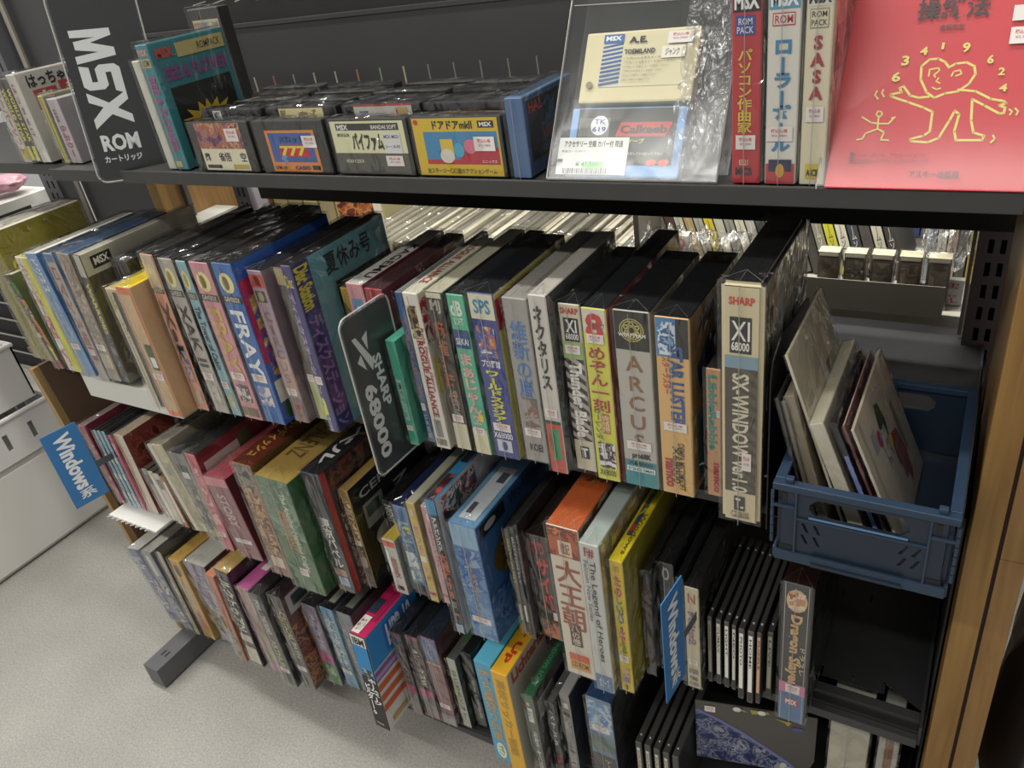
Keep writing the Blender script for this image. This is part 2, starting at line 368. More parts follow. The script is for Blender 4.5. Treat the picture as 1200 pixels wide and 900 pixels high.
# wire pins along the back of the top shelf
for i in range(14):
    x = -1.076+.0428*i; mb = MB(); cc = ['#c8c0a8', '#c8c0a8', '#c88078', '#90a890'][i % 4] if i < 9 else '#8c8c84'
    mb.tube([(x-.001, .938, .93), (x-.002, .938, .972+.0004*i)], .0012, mat(cc, .3, .3)); part('wire_pin', mb)
for i in range(6):
    x = -1.14+.048*i; mb = MB(); mb.tube([(x, .978, 1.085), (x+.002, .95, 1.083-.001*i)], .0011, mat('#b8b4a4', .3, .3)); part('wire_pin', mb)
BOXES = [
(2,-1.333,0.572,0.6158,0.052,0.15,0.222,0,'tall olive slipcase at the far left of second shelf, top edge white','#8a8340','#d8d4c4','#7d7632',[('R',0.05,0.2,0.35,0.4,'T','CD','#d8cf3a','h',0)],'boxes at the left end of the second shelf',1,'box'),
(2,-1.247,0.5574,0.6158,0.0226,0.14,0.1628,-0.0245,'black game box with yellow spine lettering at the far left end','#2a2a26','#b8b4a8','#3c4a3a',[('S',0.08,0.03,0.45,0.55,'T','スーパーゲーム','#d8cf4a','d',0),('S',0.5,0.25,1,0.8,'A',('#b5532c','#e0a050','#5a3c28','#c8c0a0')),('S',0.5,0.06,0.95,0.2,'E','#3f8a3c'),('S',0.5,0.9,1,1,'C','#b03030'),('S',0.6,0.75,0.9,0.9,'C','#d8c83c'),('S',0.05,0.6,0.45,0.65,'K')],'boxes at the left end of the second shelf',1,'box'),
(2,-1.2205,0.5612,0.6158,0.0332,0.15,0.1936,0,'white spined magazine box with bright yellow cover, left end','#ded6c8','#e8e07a','#dcdc3c',[('S',0.55,0,1,1,'C','#d4d440'),('S',0.1,0.05,0.5,0.55,'T','パソコンゲーム','#b84a5a','d',0),('S',0.05,0.5,0.5,0.95,'A',('#e8d8c8','#c87880','#f0f0e0')),('S',0.05,0.2,0.5,0.25,'K')],'boxes at the left end of the second shelf',1,'box'),
(2,-1.1737,0.559,0.6158,0.0285,0.17,0.2029,-0.0102,'pale blue game box with white katakana spine beside the yellow one','#7c9cc4','#e6e2d6','#4a78ae',[('S',0.2,0.04,0.8,0.3,'T','ビジネス','#e8ecf2','d',0.01),('S',0.1,0.35,0.9,0.7,'A',('#8ba8c8','#7a94ba','#a9b8cc')),('S',0.12,0.72,0.88,0.77,'K')],'boxes at the left end of the second shelf',1,'box'),
(2,-1.1376,0.5604,0.6158,0.0213,0.17,0.2057,0,'slim grey and faded red game box with blue edge','#b0a8a0','#35475e','#4c78a8',[('S',0.15,0.1,0.85,0.85,'T','ロマンス物語','#a04a4a','d',0),('S',0,0,1,0.06,'C','#54749c'),('S',0.12,0.75,0.88,0.8,'K')],'boxes at the left end of the second shelf',1,'box'),
(2,-1.0883,0.562,0.6158,0.0286,0.17,0.207,0.01,'brownish grey game box with worn spine behind clear film','#9b9184','#3e5a7c','#5a5148',[('S',0.05,0.05,0.95,0.7,'A',('#a0968a','#8a7e72','#b4a898','#96685c')),('S',0.1,0.78,0.9,0.9,'C','#c4b8a4'),('S',0.12,0.7,0.88,0.75,'K')],'boxes at the left end of the second shelf',1,'box'),
(2,-1.069,0.5638,0.6158,0.0147,0.2,0.2064,0.0138,'silver topped game box with small black badge on its side','#55504c','#b4b2a8','#4a443f',[('S',0,0,1,0.16,'C','#b8b6ac'),('R',0,0,1,0.155,'C','#c8c6ba'),('R',0.06,0.03,0.22,0.12,'C','#101010'),('R',0.08,0.045,0.2,0.1,'T','MSX','#f4f4f4','h',0.02),('S',0.3,0.2,0.8,0.6,'T','WARROID','#d8cc5a','d',0.02),('S',0.1,0.62,0.9,0.98,'A',('#5c5a58','#3a3a3c','#8a8a8c'))],'boxes at the left end of the second shelf',1,'box'),
(2,-1.052,0.6,0.6158,0.0376,0.12,0.1851,0,'short dark box with reddish purple foot beside the silver topped one','#3c3a3c','#25272b','#1f1f21',[('S',0.05,0.3,0.95,0.85,'A',('#3a3838','#55524e','#2a2a2c')),('S',0.05,0.86,0.95,0.97,'C','#8a5060')],'boxes at the left end of the second shelf',1,'box'),
(2,-0.9623,0.5276,0.6158,0.0244,0.12,0.1832,0,'thin black and cream booklet with yellow top leaning by tan box','#c4b89c','#d8cc50','#26241f',[('S',0.55,0.02,0.95,0.98,'C','#2a2822'),('S',0.05,0.05,0.5,0.4,'A',('#b0a050','#d8d0b0','#806a40'))],'boxes at the left end of the second shelf',1,'box'),
(2,-0.9247,0.52,0.6158,0.0287,0.13,0.193,0,'tan kraft box with orange border and a green white label','#d0b28a','#e8c828','#cfa87c',[('S',0,0,1,0.05,'C','#dd7448'),('S',0,0.03,0.06,0.97,'C','#dd7448'),('S',0.9,0.03,1,0.97,'C','#dd7448'),('S',0,0.96,1,1,'C','#dd7448'),('S',0.35,0.42,0.85,0.62,'C','#3c5c30'),('S',0.42,0.52,0.78,0.6,'C','#f0f0ec'),('S',0.12,0.65,0.88,0.7,'K')],'boxes at the left end of the second shelf',1,'box'),
(2,-0.8716,0.5445,0.6158,0.0232,0.17,0.2285,0.0086,'salmon pink tall game box with small blue figure, first of emblem spines','#d49a80','#1d1e21','#2a2a2e',[('S',0.15,0.05,0.85,0.17,'E','#e6dc9c'),('S',0.28,0.07,0.62,0.15,'E','#b49060'),('S',0,0.185,1,0.225,'C','#3a3836'),('S',0.1,0.19,0.9,0.22,'T','GAMEBOX','#d8d4c4','h',0),('S',0.2,0.27,0.8,0.68,'T','Xak','#5a4038','d',0.012),('S',0,0,1,0.2,'C','#c8b49c'),('S',0.2,0.55,0.9,0.8,'A',('#5a6e96','#d49a80','#7a90b4','#3c4a6c')),('S',0.1,0.86,0.9,0.95,'C','#c8b09a'),('S',0.15,0.05,0.85,0.17,'E','#d8c894')],'spines with round pale emblems on the second shelf',1,'box'),
(2,-0.8616,0.5488,0.6158,0.0263,0.19,0.2235,0,'pale grey tall game box with thin black lettering, second of emblem spines','#b2aca4','#1d1e21','#2a2a2e',[('S',0.15,0.05,0.85,0.17,'E','#e6dc9c'),('S',0.28,0.07,0.62,0.15,'E','#a08c50'),('S',0,0.185,1,0.225,'C','#3a3836'),('S',0.1,0.19,0.9,0.22,'T','GAMEBOX','#d8d4c4','h',0),('S',0.2,0.27,0.8,0.68,'T','XAK II','#3a3836','d',0.012),('S',0.12,0.72,0.88,0.77,'K'),('S',0.15,0.8,0.85,0.95,'A',('#a8a29a','#c8c4bc','#8a8078'))],'spines with round pale emblems on the second shelf',1,'box'),
(2,-0.8297,0.5497,0.6158,0.0173,0.2,0.2219,0,'light blue tall game box with cursive lettering, third of emblem spines','#8cb4c0','#1d1e21','#2a2a2e',[('S',0.15,0.05,0.85,0.17,'E','#e6dc9c'),('S',0.28,0.07,0.62,0.15,'E','#b0a060'),('S',0,0.185,1,0.225,'C','#3a3836'),('S',0.1,0.19,0.9,0.22,'T','GAMEBOX','#d8d4c4','h',0),('S',0.2,0.27,0.8,0.68,'T','The Tower of Cabin','#2a3a44','d',0.012),('S',0.12,0.76,0.88,0.81,'K'),('S',0.15,0.84,0.85,0.96,'A',('#b8b888','#98b0a8','#c8c8a8'))],'spines with round pale emblems on the second shelf',1,'box'),
(2,-0.8074,0.5509,0.6158,0.0331,0.2,0.222,0,'rose pink tall game box with gold lettering, fourth of emblem spines','#cf929c','#1d1e21','#2a2a2e',[('S',0.15,0.05,0.85,0.17,'E','#e6dc9c'),('S',0.28,0.07,0.62,0.15,'E','#8a7420'),('S',0,0.185,1,0.225,'C','#3a3836'),('S',0.1,0.19,0.9,0.22,'T','GAMEBOX','#d8d4c4','h',0),('S',0.2,0.27,0.8,0.68,'T','FRAY','#d0b060','d',0.012),('S',0.12,0.68,0.88,0.73,'K'),('S',0.15,0.76,0.85,0.88,'A',('#d8c8c8','#5a4a5a','#c89098')),('S',0.05,0.92,0.95,0.98,'C','#7a6848')],'spines with round pale emblems on the second shelf',1,'box'),
(2,-0.7693,0.5525,0.6158,0.034,0.1679,0.2231,0,'royal blue tall game box with white script, fifth of emblem spines','#3f6cae','#1d1e21','#3060b4',[('S',0.15,0.05,0.85,0.17,'E','#e6dc9c'),('S',0.28,0.07,0.62,0.15,'E','#8a7c50'),('S',0,0.185,1,0.225,'C','#3a3836'),('S',0.1,0.19,0.9,0.22,'T','GAMEBOX','#d8d4c4','h',0),('S',0.2,0.27,0.8,0.68,'T','FRAY','#e8ecf0','d',0.012),('S',0.12,0.67,0.88,0.72,'K'),('S',0.15,0.75,0.85,0.88,'A',('#8898c0','#d8d0d0','#5070b0')),('R',0,0.1,0.35,0.6,'C','#b8265c'),('R',0.05,0.2,0.9,0.7,'A',('#b8265c','#2858b8','#e0b040','#e8e8e0')),('R',0.02,0.72,0.5,0.86,'C','#e8e4d4'),('R',0.04,0.87,0.5,0.97,'C','#2a5a34')],'spines with round pale emblems on the second shelf',1,'box'),
(2,-0.7296,0.5669,0.6158,0.0231,0.18,0.2107,0,'faded violet game box with red square and thin round lettering','#a8929c','#1b1c1f','#8a7680',[('S',0,0.02,1,0.1,'C','#c0503c'),('S',0.2,0.03,0.8,0.09,'A',('#7a2820','#c0503c')),('S',0.12,0.12,0.85,0.19,'C','#454338'),('S',0.3,0.125,0.7,0.185,'E','#a09c6c'),('S',0.25,0.25,0.75,0.72,'T','CIRCUS','#8f7874','v',0),('S',0,0.55,1,0.8,'C','#c4a298'),('S',0.12,0.76,0.88,0.81,'K'),('S',0,0.83,1,1,'C','#8a7a74'),('S',0.2,0.87,0.85,0.97,'A',('#a84a44','#8a7a74'))],'tall boxes between the emblem spines and the dark divider card',1,'box'),
(2,-0.7004,0.5808,0.6158,0.0146,0.18,0.2102,0,'thin dark olive game box with pale green foot','#56524a','#26262a','#302e2a',[('S',0,0,1,0.1,'C','#b0a07c'),('S',0,0.7,1,1,'C','#bcc08c'),('S',0.12,0.68,0.88,0.73,'K')],'tall boxes between the emblem spines and the dark divider card',1,'box'),
(2,-0.666,0.5624,0.6158,0.0145,0.1681,0.2232,0,'indigo and white game box with purple katakana beside teal cover','#5a5478','#1a1b1e','#6aa0ac',[('S',0.1,0.05,0.9,0.12,'T','Disc','#d4c83c','h',0),('S',0.45,0,1,1,'C','#443c78'),('S',0,0.15,0.5,0.75,'T','ディスクステーション','#b8a8c8','d',0.01),('S',0,0.78,0.45,1,'A',('#a89cb8','#6878b0','#d8d84c')),('S',0.12,0.64,0.88,0.69,'K'),('R',0,0,0.16,1,'C','#3c3672'),('R',0.01,0.02,0.15,0.26,'T','Disc Station','#dcd23a','d',0.03),('R',0.01,0.3,0.155,0.98,'T','ディスクステーション','#8d74ae','d',0.04),('R',0.3,0.03,0.8,0.15,'T','夏休み号','#22282c','h',0.02),('R',0.36,0.2,1,0.95,'C','#23211e'),('R',0.4,0.25,0.95,0.9,'A',('#23211e','#8a6a3a','#4a3a28'))],'tall boxes between the emblem spines and the dark divider card',1,'box'),
(2,-0.6445,0.62,0.6158,0.0164,0.1,0.1726,0,'small yellow boxed game half hidden behind divider card','#c8a838','#8a7a40','#b89a38',[('S',0.1,0.1,0.9,0.5,'T','ZBo','#5a4a20','d',0)],'tall boxes between the emblem spines and the dark divider card',1,'box'),
(2,-0.6235,0.61,0.6158,0.0246,0.17,0.1848,0,'white topped cassette game with pink and blue logo behind divider card','#d89ca4','#d8d4cc','#a83040',[('S',0.15,0.1,0.85,0.45,'C','#6c94c0'),('S',0.3,0.15,0.7,0.35,'E','#d8e4ec'),('T',0.5,0.1,0.95,0.7,'T','KAGEMU','#2a2a2c','d',0),('S',0.05,0.5,0.95,0.6,'C','#e8d8d8')],'tall boxes between the emblem spines and the dark divider card',1,'box'),
(2,-0.5869,0.6,0.6158,0.0258,0.17,0.1864,0,'red and black boxed game behind the dark divider card','#a02a38','#4a3034','#6a2430',[('S',0.1,0.05,0.9,0.3,'T','鬼','#e8e0d4','h',0)],'tall boxes between the emblem spines and the dark divider card',1,'box'),
(2,-0.5481,0.5719,0.6158,0.013,0.1,0.1404,0,'short mint green cassette box right of the dark divider card','#4aa88c','#5cc0a4','#3d947c',[('S',0.2,0.35,0.75,0.75,'C','#9ccabc'),('S',0.3,0.38,0.65,0.72,'T','麻雀ゲーム','#20403a','d',0),('S',0.12,0.8,0.88,0.85,'K')],'spines between the dark divider card and the empty crate end',1,'box'),
(2,-0.5291,0.5837,0.6158,0.009,0.18,0.1946,0,'navy blue game box with orange katakana and pale edge','#3f628e','#8c8c8c','#3a5a84',[('S',0.2,0.15,0.85,0.68,'T','トンネルズトロールズ','#c07844','v',0),('S',0.12,0.72,0.88,0.77,'K'),('S',0.2,0.8,0.8,0.97,'T','日本語版','#b8c4d4','d',0)],'spines between the dark divider card and the empty crate end',1,'box'),
(2,-0.5136,0.5776,0.6158,0.0196,0.1572,0.1986,0,'white game box with red blackletter title and picture on top of spine','#e0dace','#dcdcc8','#d4cec0',[('S',0.1,0.07,0.75,0.27,'A',('#6a5038','#c8b48c','#3c2c20','#8a6a44')),('S',0.35,0.28,0.72,0.78,'T','ROGUE ALLIANCE','#a02838','d',0.02),('S',0.76,0.2,0.95,0.6,'T','Role Playing Game','#a04048','d',0),('S',0.2,0.8,0.75,0.92,'C','#8a8a8a'),('S',0.1,0.93,0.9,0.98,'T','X68000','#404040','h',0),('T',0.25,0.15,0.75,0.85,'T','ROGUE ALLIANCE','#a84848','d',0),('R',0,0.02,0.9,0.3,'A',('#b8243a','#d8d0c4','#4a4038')),('R',0.02,0.4,0.2,0.62,'C','#d8c83c')],'spines between the dark divider card and the empty crate end',1,'box'),
(2,-0.4886,0.5844,0.6158,0.0205,0.18,0.1991,0,'dark brown game box with orange kanji and cream foot','#44403a','#c8c4ac','#3a342e',[('S',0,0,1,0.03,'C','#d4d0ba'),('S',0.15,0.04,0.85,0.12,'T','MJ','#b0aa9c','h',0.02),('S',0.2,0.16,0.8,0.7,'T','麻雀狂時代','#a8623c','v',0.01),('S',0,0.82,1,1,'C','#d4ceb2'),('S',0.4,0.6,0.7,0.8,'T','SPECIAL','#a09c94','d',0),('S',0.12,0.76,0.88,0.81,'K')],'spines between the dark divider card and the empty crate end',1,'box'),
(2,-0.4619,0.5841,0.6158,0.0208,0.18,0.1992,0,'mint green game box with pink bubble lettering and a yellow dot','#5cb694','#2a2c30','#4a9a7c',[('S',0.1,0.03,0.85,0.12,'T','dB','#d4ecd8','h',0.03),('S',0.2,0.13,0.8,0.17,'T','SOFT','#e0f0e4','h',0),('S',0,0.2,1,0.31,'C','#2c4a80'),('S',0.1,0.25,0.9,0.29,'T','SEKAI','#e8e8e8','h',0),('S',0.08,0.34,0.92,0.8,'T','まぁじゃん2','#dcb4ac','v',0.035),('S',0.6,0.72,0.95,0.78,'E','#e0c83c'),('S',0,0.83,1,1,'C','#dcd8b4'),('S',0.12,0.82,0.88,0.87,'K')],'spines between the dark divider card and the empty crate end',1,'box'),
(2,-0.4364,0.5857,0.6158,0.0304,0.1611,0.2029,0,'dark blue baseball game box with yellow katakana and cartoon players','#40498a','#1b1d22','#d4cc70',[('S',0,0,1,0.14,'C','#dcd6bc'),('S',0.15,0.03,0.85,0.11,'T','SPS','#3c8cb4','h',0.02),('S',0.1,0.18,0.85,0.36,'A',('#e0d4bc','#c07850','#4a5a9c','#e8e4dc')),('S',0.1,0.375,0.9,0.42,'T','プロ野球','#f0f0f0','h',0.01),('S',0.2,0.44,0.75,0.8,'T','ワールドスタジアム','#e0dc4c','v',0.03),('S',0.05,0.83,0.9,0.87,'T','X68000','#f0f0f0','h',0),('S',0.15,0.88,0.8,0.96,'C','#c8ccd8'),('S',0.35,0.89,0.6,0.95,'E','#40498a'),('S',0.12,0.77,0.88,0.82,'K'),('R',0,0.03,0.45,0.2,'C','#b4283c'),('R',0.05,0.06,0.4,0.16,'T','チーム登録','#f0e4e4','h',0),('R',0.5,0.1,0.95,0.25,'C','#3c5a38')],'spines between the dark divider card and the empty crate end',1,'box'),
(2,-0.3998,0.5908,0.6158,0.0278,0.18,0.1988,0,'silver grey game box with big blue kanji and seated warrior','#a09e9a','#9c9a94','#86847f',[('S',0.2,0.12,0.85,0.58,'T','維新の嵐','#4a7cb8','v',0.025),('S',0.2,0.58,0.9,0.77,'A',('#a09e9a','#8a6450','#5a6478','#c4966c')),('S',0.25,0.88,0.85,0.93,'T','KOEI','#303030','h',0.01),('S',0.12,0.78,0.88,0.83,'K')],'spines between the dark divider card and the empty crate end',1,'box'),
(2,-0.3631,0.5808,0.6158,0.0193,0.1664,0.2098,0,'white game box with slanted black katakana and red foot with green strip','#cfcac2','#c4bfb6','#55595a',[('S',0.2,0.05,0.75,0.5,'T','ネクタリス','#35332f','v',0.045),('S',0,0.68,1,0.7,'C','#2e4640'),('S',0,0.7,1,1,'C','#c05444'),('S',0.25,0.73,0.8,0.92,'C','#3c9464'),('S',0.35,0.75,0.5,0.9,'C','#2e7450'),('S',0.12,0.61,0.88,0.66,'K')],'spines between the dark divider card and the empty crate end',1,'box'),
(2,-0.3391,0.594,0.6158,0.0231,0.1447,0.1972,0,'cream and green game box with slanted black stripes and white lettering','#d4cdb4','#1a1b1e','#28282a',[('S',0.05,0.015,0.95,0.05,'T','SHARP','#c43838','h',0.03),('S',0.15,0.07,0.9,0.2,'C','#1e1e20'),('S',0.25,0.08,0.8,0.15,'T','XI','#f0f0f0','h',0),('S',0.2,0.155,0.85,0.19,'T','68000','#f0f0f0','h',0),('S',0,0.2,1,0.3,'C','#98b870'),('S',0,0.3,1,0.8,'Z','#b0a8a0','#2e2c2a'),('S',0.25,0.32,0.8,0.78,'T','Thunder Blade','#f0ece4','d',0.03),('S',0.3,0.84,0.75,0.92,'C','#1e1e1e'),('S',0.35,0.85,0.7,0.91,'T','T','#f0f0f0','h',0.04),('S',0.12,0.22,0.88,0.27,'K')],'spines between the dark divider card and the empty crate end',1,'box'),
(2,-0.3109,0.5864,0.6158,0.0248,0.2,0.1995,0,'yellow game box with crimson lettering and a white dressed figure','#d4d452','#202226','#d86c6c',[('S',0,0,1,0.12,'C','#dcd4c0'),('S',0.1,0.02,0.9,0.16,'T','8','#c83c48','h',0.05),('S',0.2,0.07,0.95,0.1,'T','マーダークラブ','#2c6c3c','h',0.02),('S',0.15,0.2,0.85,0.57,'T','めぞん一刻','#b02c3c','v',0.04),('S',0.45,0.58,0.8,0.7,'C','#c46c40'),('S',0.5,0.59,0.75,0.69,'T','完結編','#f0e0b0','v',0),('S',0.15,0.55,0.4,0.78,'T','カーレンダー','#5a6a2c','d',0),('S',0.15,0.76,0.95,0.92,'A',('#e8e4e4','#3a3438','#d8c8d0','#d4d452')),('S',0.1,0.93,0.9,0.97,'T','X68000','#5c6428','h',0),('S',0.12,0.13,0.88,0.18,'K')],'spines between the dark divider card and the empty crate end',1,'box'),
(2,-0.28,0.5885,0.6158,0.0352,0.141,0.2001,0,'silver grey game box with gold hexagram emblem on black and brass lettering','#b8b4ac','#1a1b1d','#cfc3a0',[('S',0,0,1,0.2,'C','#22221f'),('S',0.15,0.02,0.85,0.17,'H','#d4c878'),('S',0.1,0.11,0.9,0.13,'T','WOLFTEAM','#f0f0e0','h',0.01),('S',0.3,0.23,0.72,0.76,'T','ARCUS','#8c6444','v',0),('S',0.25,0.79,0.85,0.835,'T','pro68K','#1e1e1e','h',0.04),('S',0,0.84,1,1,'C','#3c8c94'),('S',0.1,0.845,0.9,0.87,'T','X68000','#103840','h',0.02),('S',0.05,0.88,0.95,0.91,'C','#d8e4e0'),('S',0.1,0.885,0.9,0.905,'T','5"2HD 5MAI','#304040','h',0),('S',0.12,0.72,0.88,0.77,'K')],'spines between the dark divider card and the empty crate end',1,'box'),
(2,-0.2399,0.5881,0.6158,0.0317,0.1516,0.1981,0,'tan game box with blue star picture and blue slanted lettering','#dcb274','#1b1c1f','#d8ac6c',[('S',0,0,0.62,0.2,'C','#4a82b8'),('S',0.62,0,1,0.2,'C','#23241f'),('S',0.05,0.02,0.6,0.19,'A',('#4a82b8','#d8e4ec','#2c5a94','#88b0d0')),('S',0.42,0.14,0.78,0.58,'T','STAR LUSTER','#3a5c94','d',0.04),('S',0.2,0.2,0.36,0.4,'T','スターラスター','#c05040','d',0.01),('S',0.15,0.78,0.32,0.96,'T','namco','#a83848','d',0.03),('S',0.6,0.68,0.72,0.97,'T','DEMPA MICOMSOFT','#4c4238','d',0),('S',0.42,0.7,0.55,0.93,'T','X68000','#4c4238','d',0),('S',0.12,0.56,0.88,0.61,'K'),('R',0.15,0.04,0.5,0.12,'T','X68000','#4a5a8c','h',0),('R',0.1,0.1,0.9,0.45,'W','#2c4c74'),('R',0.1,0.55,0.3,0.95,'C','#5a9098'),('R',0.2,0.68,0.32,0.9,'C','#e8e8e0'),('R',0.22,0.7,0.31,0.78,'C','#2c4a34')],'spines between the dark divider card and the empty crate end',1,'box'),
(2,-0.1975,0.5982,0.6158,0.014,0.14,0.1456,0,'small tan box with teal slanted lettering tucked by the huge box','#c49468','#2a2a2c','#a87c54',[('S',0.15,0.04,0.7,0.62,'T','LibbleRabble','#388c88','d',0.03),('S',0.5,0.72,0.85,0.97,'T','namco','#a83848','d',0.03),('S',0.75,0.3,1,0.35,'K')],'spines between the dark divider card and the empty crate end',1,'box'),
(2,-0.1744,0.5682,0.6158,0.0347,0.1486,0.2458,0,'tallest cream and charcoal game box with white slanted lettering and rounded edges','#d2c6a2','#17181a','#a8a088',[('S',0.12,0.035,0.88,0.065,'T','SHARP','#d04438','h',0.05),('S',0.15,0.11,0.8,0.25,'C','#26262a'),('S',0.2,0.125,0.75,0.2,'T','XI','#f0ece0','h',-0.01),('S',0.2,0.205,0.74,0.24,'T','68000','#f0ece0','h',0.01),('S',0,0.26,1,0.31,'C','#7c9cae'),('S',0,0.31,1,0.86,'C','#4b463d'),('S',0.35,0.31,1,0.86,'Z','#5a5549','#454038'),('S',0.28,0.33,0.7,0.86,'T','SX-WINDOW ver1.0','#d8d0b8','d',0.015),('S',0.3,0.88,0.66,0.95,'C','#3a3834'),('S',0.35,0.89,0.62,0.94,'T','T..','#e8e4d8','h',0.03),('S',0.2,0.955,0.8,0.985,'T','CZ-263SS','#7a7058','h',0),('S',0.55,0.67,0.85,0.75,'K'),('R',0.06,0.05,0.42,0.5,'C','#d8d4c4'),('R',0.08,0.1,0.18,0.3,'C','#2c4c30'),('R',0.16,0.12,0.4,0.48,'C','#eceae4'),('R',0.2,0.15,0.36,0.4,'T','中古 X68 ソフト','#606060','h',0),('R',0.05,0.4,0.18,0.5,'K')],'spines between the dark divider card and the empty crate end',1,'box'),
(3,-1.2626,0.5579,0.3358,0.0178,0.17,0.1661,-0.0123,'thin clear crimson case beside the leftmost blue sign','#a85a68','#9a8c8c','#8a3040',[('S',0.05,0.05,0.95,0.95,'A',('#b06070','#904454','#c89098'))],'thin cases at the left end of the third shelf',1,'box'),
(3,-1.2367,0.5586,0.3358,0.0075,0.14,0.1628,0,'thin black topped case with light blue spine, left of the three at the left end','#8cb8cc','#2c2c2e','#404040',[('S',0,0.3,1,0.4,'C','#dfe4e4'),('S',0,0.55,1,0.62,'C','#dfe4e4'),('S',0,0.8,1,0.9,'C','#e0e0e0')],'thin cases at the left end of the third shelf',1,'box'),
(3,-1.2243,0.5589,0.3358,0.0074,0.14,0.1641,0,'thin black topped case with light blue spine, middle of the three at the left end','#8cb8cc','#2c2c2e','#404040',[('S',0,0.3,1,0.4,'C','#dfe4e4'),('S',0,0.55,1,0.62,'C','#dfe4e4'),('S',0,0.8,1,0.9,'C','#e0e0e0')],'thin cases at the left end of the third shelf',1,'box'),
(3,-1.2121,0.5591,0.3358,0.0074,0.14,0.1653,0,'thin black topped case with light blue spine, right of the three at the left end','#8cb8cc','#2c2c2e','#404040',[('S',0,0.3,1,0.4,'C','#dfe4e4'),('S',0,0.55,1,0.62,'C','#dfe4e4'),('S',0,0.8,1,0.9,'C','#e0e0e0')],'thin cases at the left end of the third shelf',1,'box'),
(3,-1.1986,0.5593,0.3358,0.0097,0.13,0.1605,0,'thin pink case fourth from the black topped ones','#c04468','#45454a','#804050',[('S',0,0.1,1,0.25,'C','#e09cb0')],'thin cases at the left end of the third shelf',1,'box'),
(3,-1.1828,0.5613,0.3358,0.0237,0.17,0.1644,0,'white and orange case with a large dark red picture cover','#ded4c4','#c8b8a0','#8a3c30',[('S',0,0,0.3,1,'C','#e09050'),('R',0.05,0.08,0.95,0.92,'A',('#963e32','#7c2e28','#a85040','#5a2420')),('R',0.55,0.1,0.85,0.3,'E','#e0d8d0'),('R',0.6,0.13,0.8,0.27,'E','#2a2020'),('R',0.2,0.55,0.6,0.95,'E','#3c2428')],'thin cases at the left end of the third shelf',1,'box'),
(3,-1.1376,0.5621,0.3358,0.0142,0.12,0.102,-0.0112,'thin brownish case right of the red picture cover','#a0968c','#5c5a54','#4c4844',[('S',0,0.1,1,0.3,'C','#6c6864')],'slim cases beside the cream box on the third shelf',1,'box'),
(3,-1.1188,0.5596,0.3358,0.0139,0.12,0.1034,-0.0104,'thin cream case with white spine right of the brownish one','#d8d2b8','#5c5a54','#4c4844',[('S',0.2,0.1,0.8,0.9,'C','#e4e0d4')],'slim cases beside the cream box on the third shelf',1,'box'),
(3,-1.1003,0.5572,0.3358,0.0136,0.12,0.1048,-0.0096,'thin pale spined case in the slim row, second from the cream box','#cfcac0','#5c5a54','#4c4844',[('S',0,0.1,1,0.3,'C','#6c6864')],'slim cases beside the cream box on the third shelf',1,'box'),
(3,-1.0822,0.5548,0.3358,0.0124,0.12,0.1061,-0.0089,'thin orange brown booklet edge just left of the cream box','#a86a40','#5c5a54','#4c4844',[('S',0.2,0.1,0.8,0.9,'C','#e4e0d4')],'slim cases beside the cream box on the third shelf',1,'box'),
(3,-1.0553,0.5558,0.3358,0.0394,0.17,0.1727,-0.0305,'cream grey clamshell box with green oval on its top','#c8bea0','#a09a8c','#a49c8a',[('S',0,0,0.35,1,'C','#d8d0b4'),('S',0.3,0.2,0.9,0.9,'A',('#c4bca0','#b0a480','#8a9490')),('T',0.2,0.3,0.8,0.9,'T','MILLENNIUM','#303028','d',0)],'boxes at the left half of the third shelf',1,'box'),
(3,-1.0113,0.5504,0.3358,0.0366,0.17,0.1724,-0.0141,'clear wrapped grey case with a dark green sticker','#7a7a74','#2e3032','#48464a',[('S',0.15,0.12,0.8,0.24,'C','#24402c'),('S',0.25,0.2,0.75,0.27,'C','#dcdcd8'),('S',0.1,0.35,0.95,0.95,'A',('#8c8a7c','#5c5e64','#b8b098'))],'boxes at the left half of the third shelf',1,'box'),
(3,-0.9708,0.5426,0.3358,0.0233,0.17,0.1888,0,'pink spined black topped box with white green label on its cover','#c86c74','#1e1f22','#7c2a30',[('S',0.1,0.1,0.9,0.9,'A',('#d08088','#b85c68','#e0b0b0')),('R',0.05,0.1,0.6,0.35,'C','#e4e4dc'),('R',0.45,0.05,0.6,0.2,'C','#3c6438'),('R',0.6,0.1,0.9,0.4,'C','#8a2a34'),('S',0.12,0.8,0.88,0.85,'K')],'boxes at the left half of the third shelf',1,'box'),
(3,-0.9281,0.5401,0.3358,0.0502,0.16,0.1565,-0.0153,'maroon covered rose box with thin white lettering on its side','#8c5c64','#c05c68','#5c2830',[('S',0,0,1,0.1,'C','#d08088'),('S',0.3,0.2,0.6,0.6,'T','STORY','#d0b4b4','d',0),('R',0.12,0.1,0.22,0.7,'T','THE SISTER SAGA 3','#d8c0b8','d',0),('S',0.12,0.75,0.88,0.8,'K')],'boxes at the left half of the third shelf',1,'box'),
(3,-0.849,0.5329,0.3358,0.0377,0.18,0.2099,0,'ornate brown patterned box with red gold top','#8a6450','#6c2e24','#7a5a34',[('S',0.05,0.02,0.95,0.2,'A',('#4a4440','#8a8478','#2c2826')),('S',0.1,0.2,0.9,0.8,'A',('#8c5c48','#c8a078','#5c3c30','#a07858')),('S',0.15,0.82,0.85,0.92,'C','#d4c0b4'),('T',0.3,0.1,0.8,0.7,'T','ブランディッシュ','#d8b050','d',0.02)],'boxes at the left half of the third shelf',1,'box'),
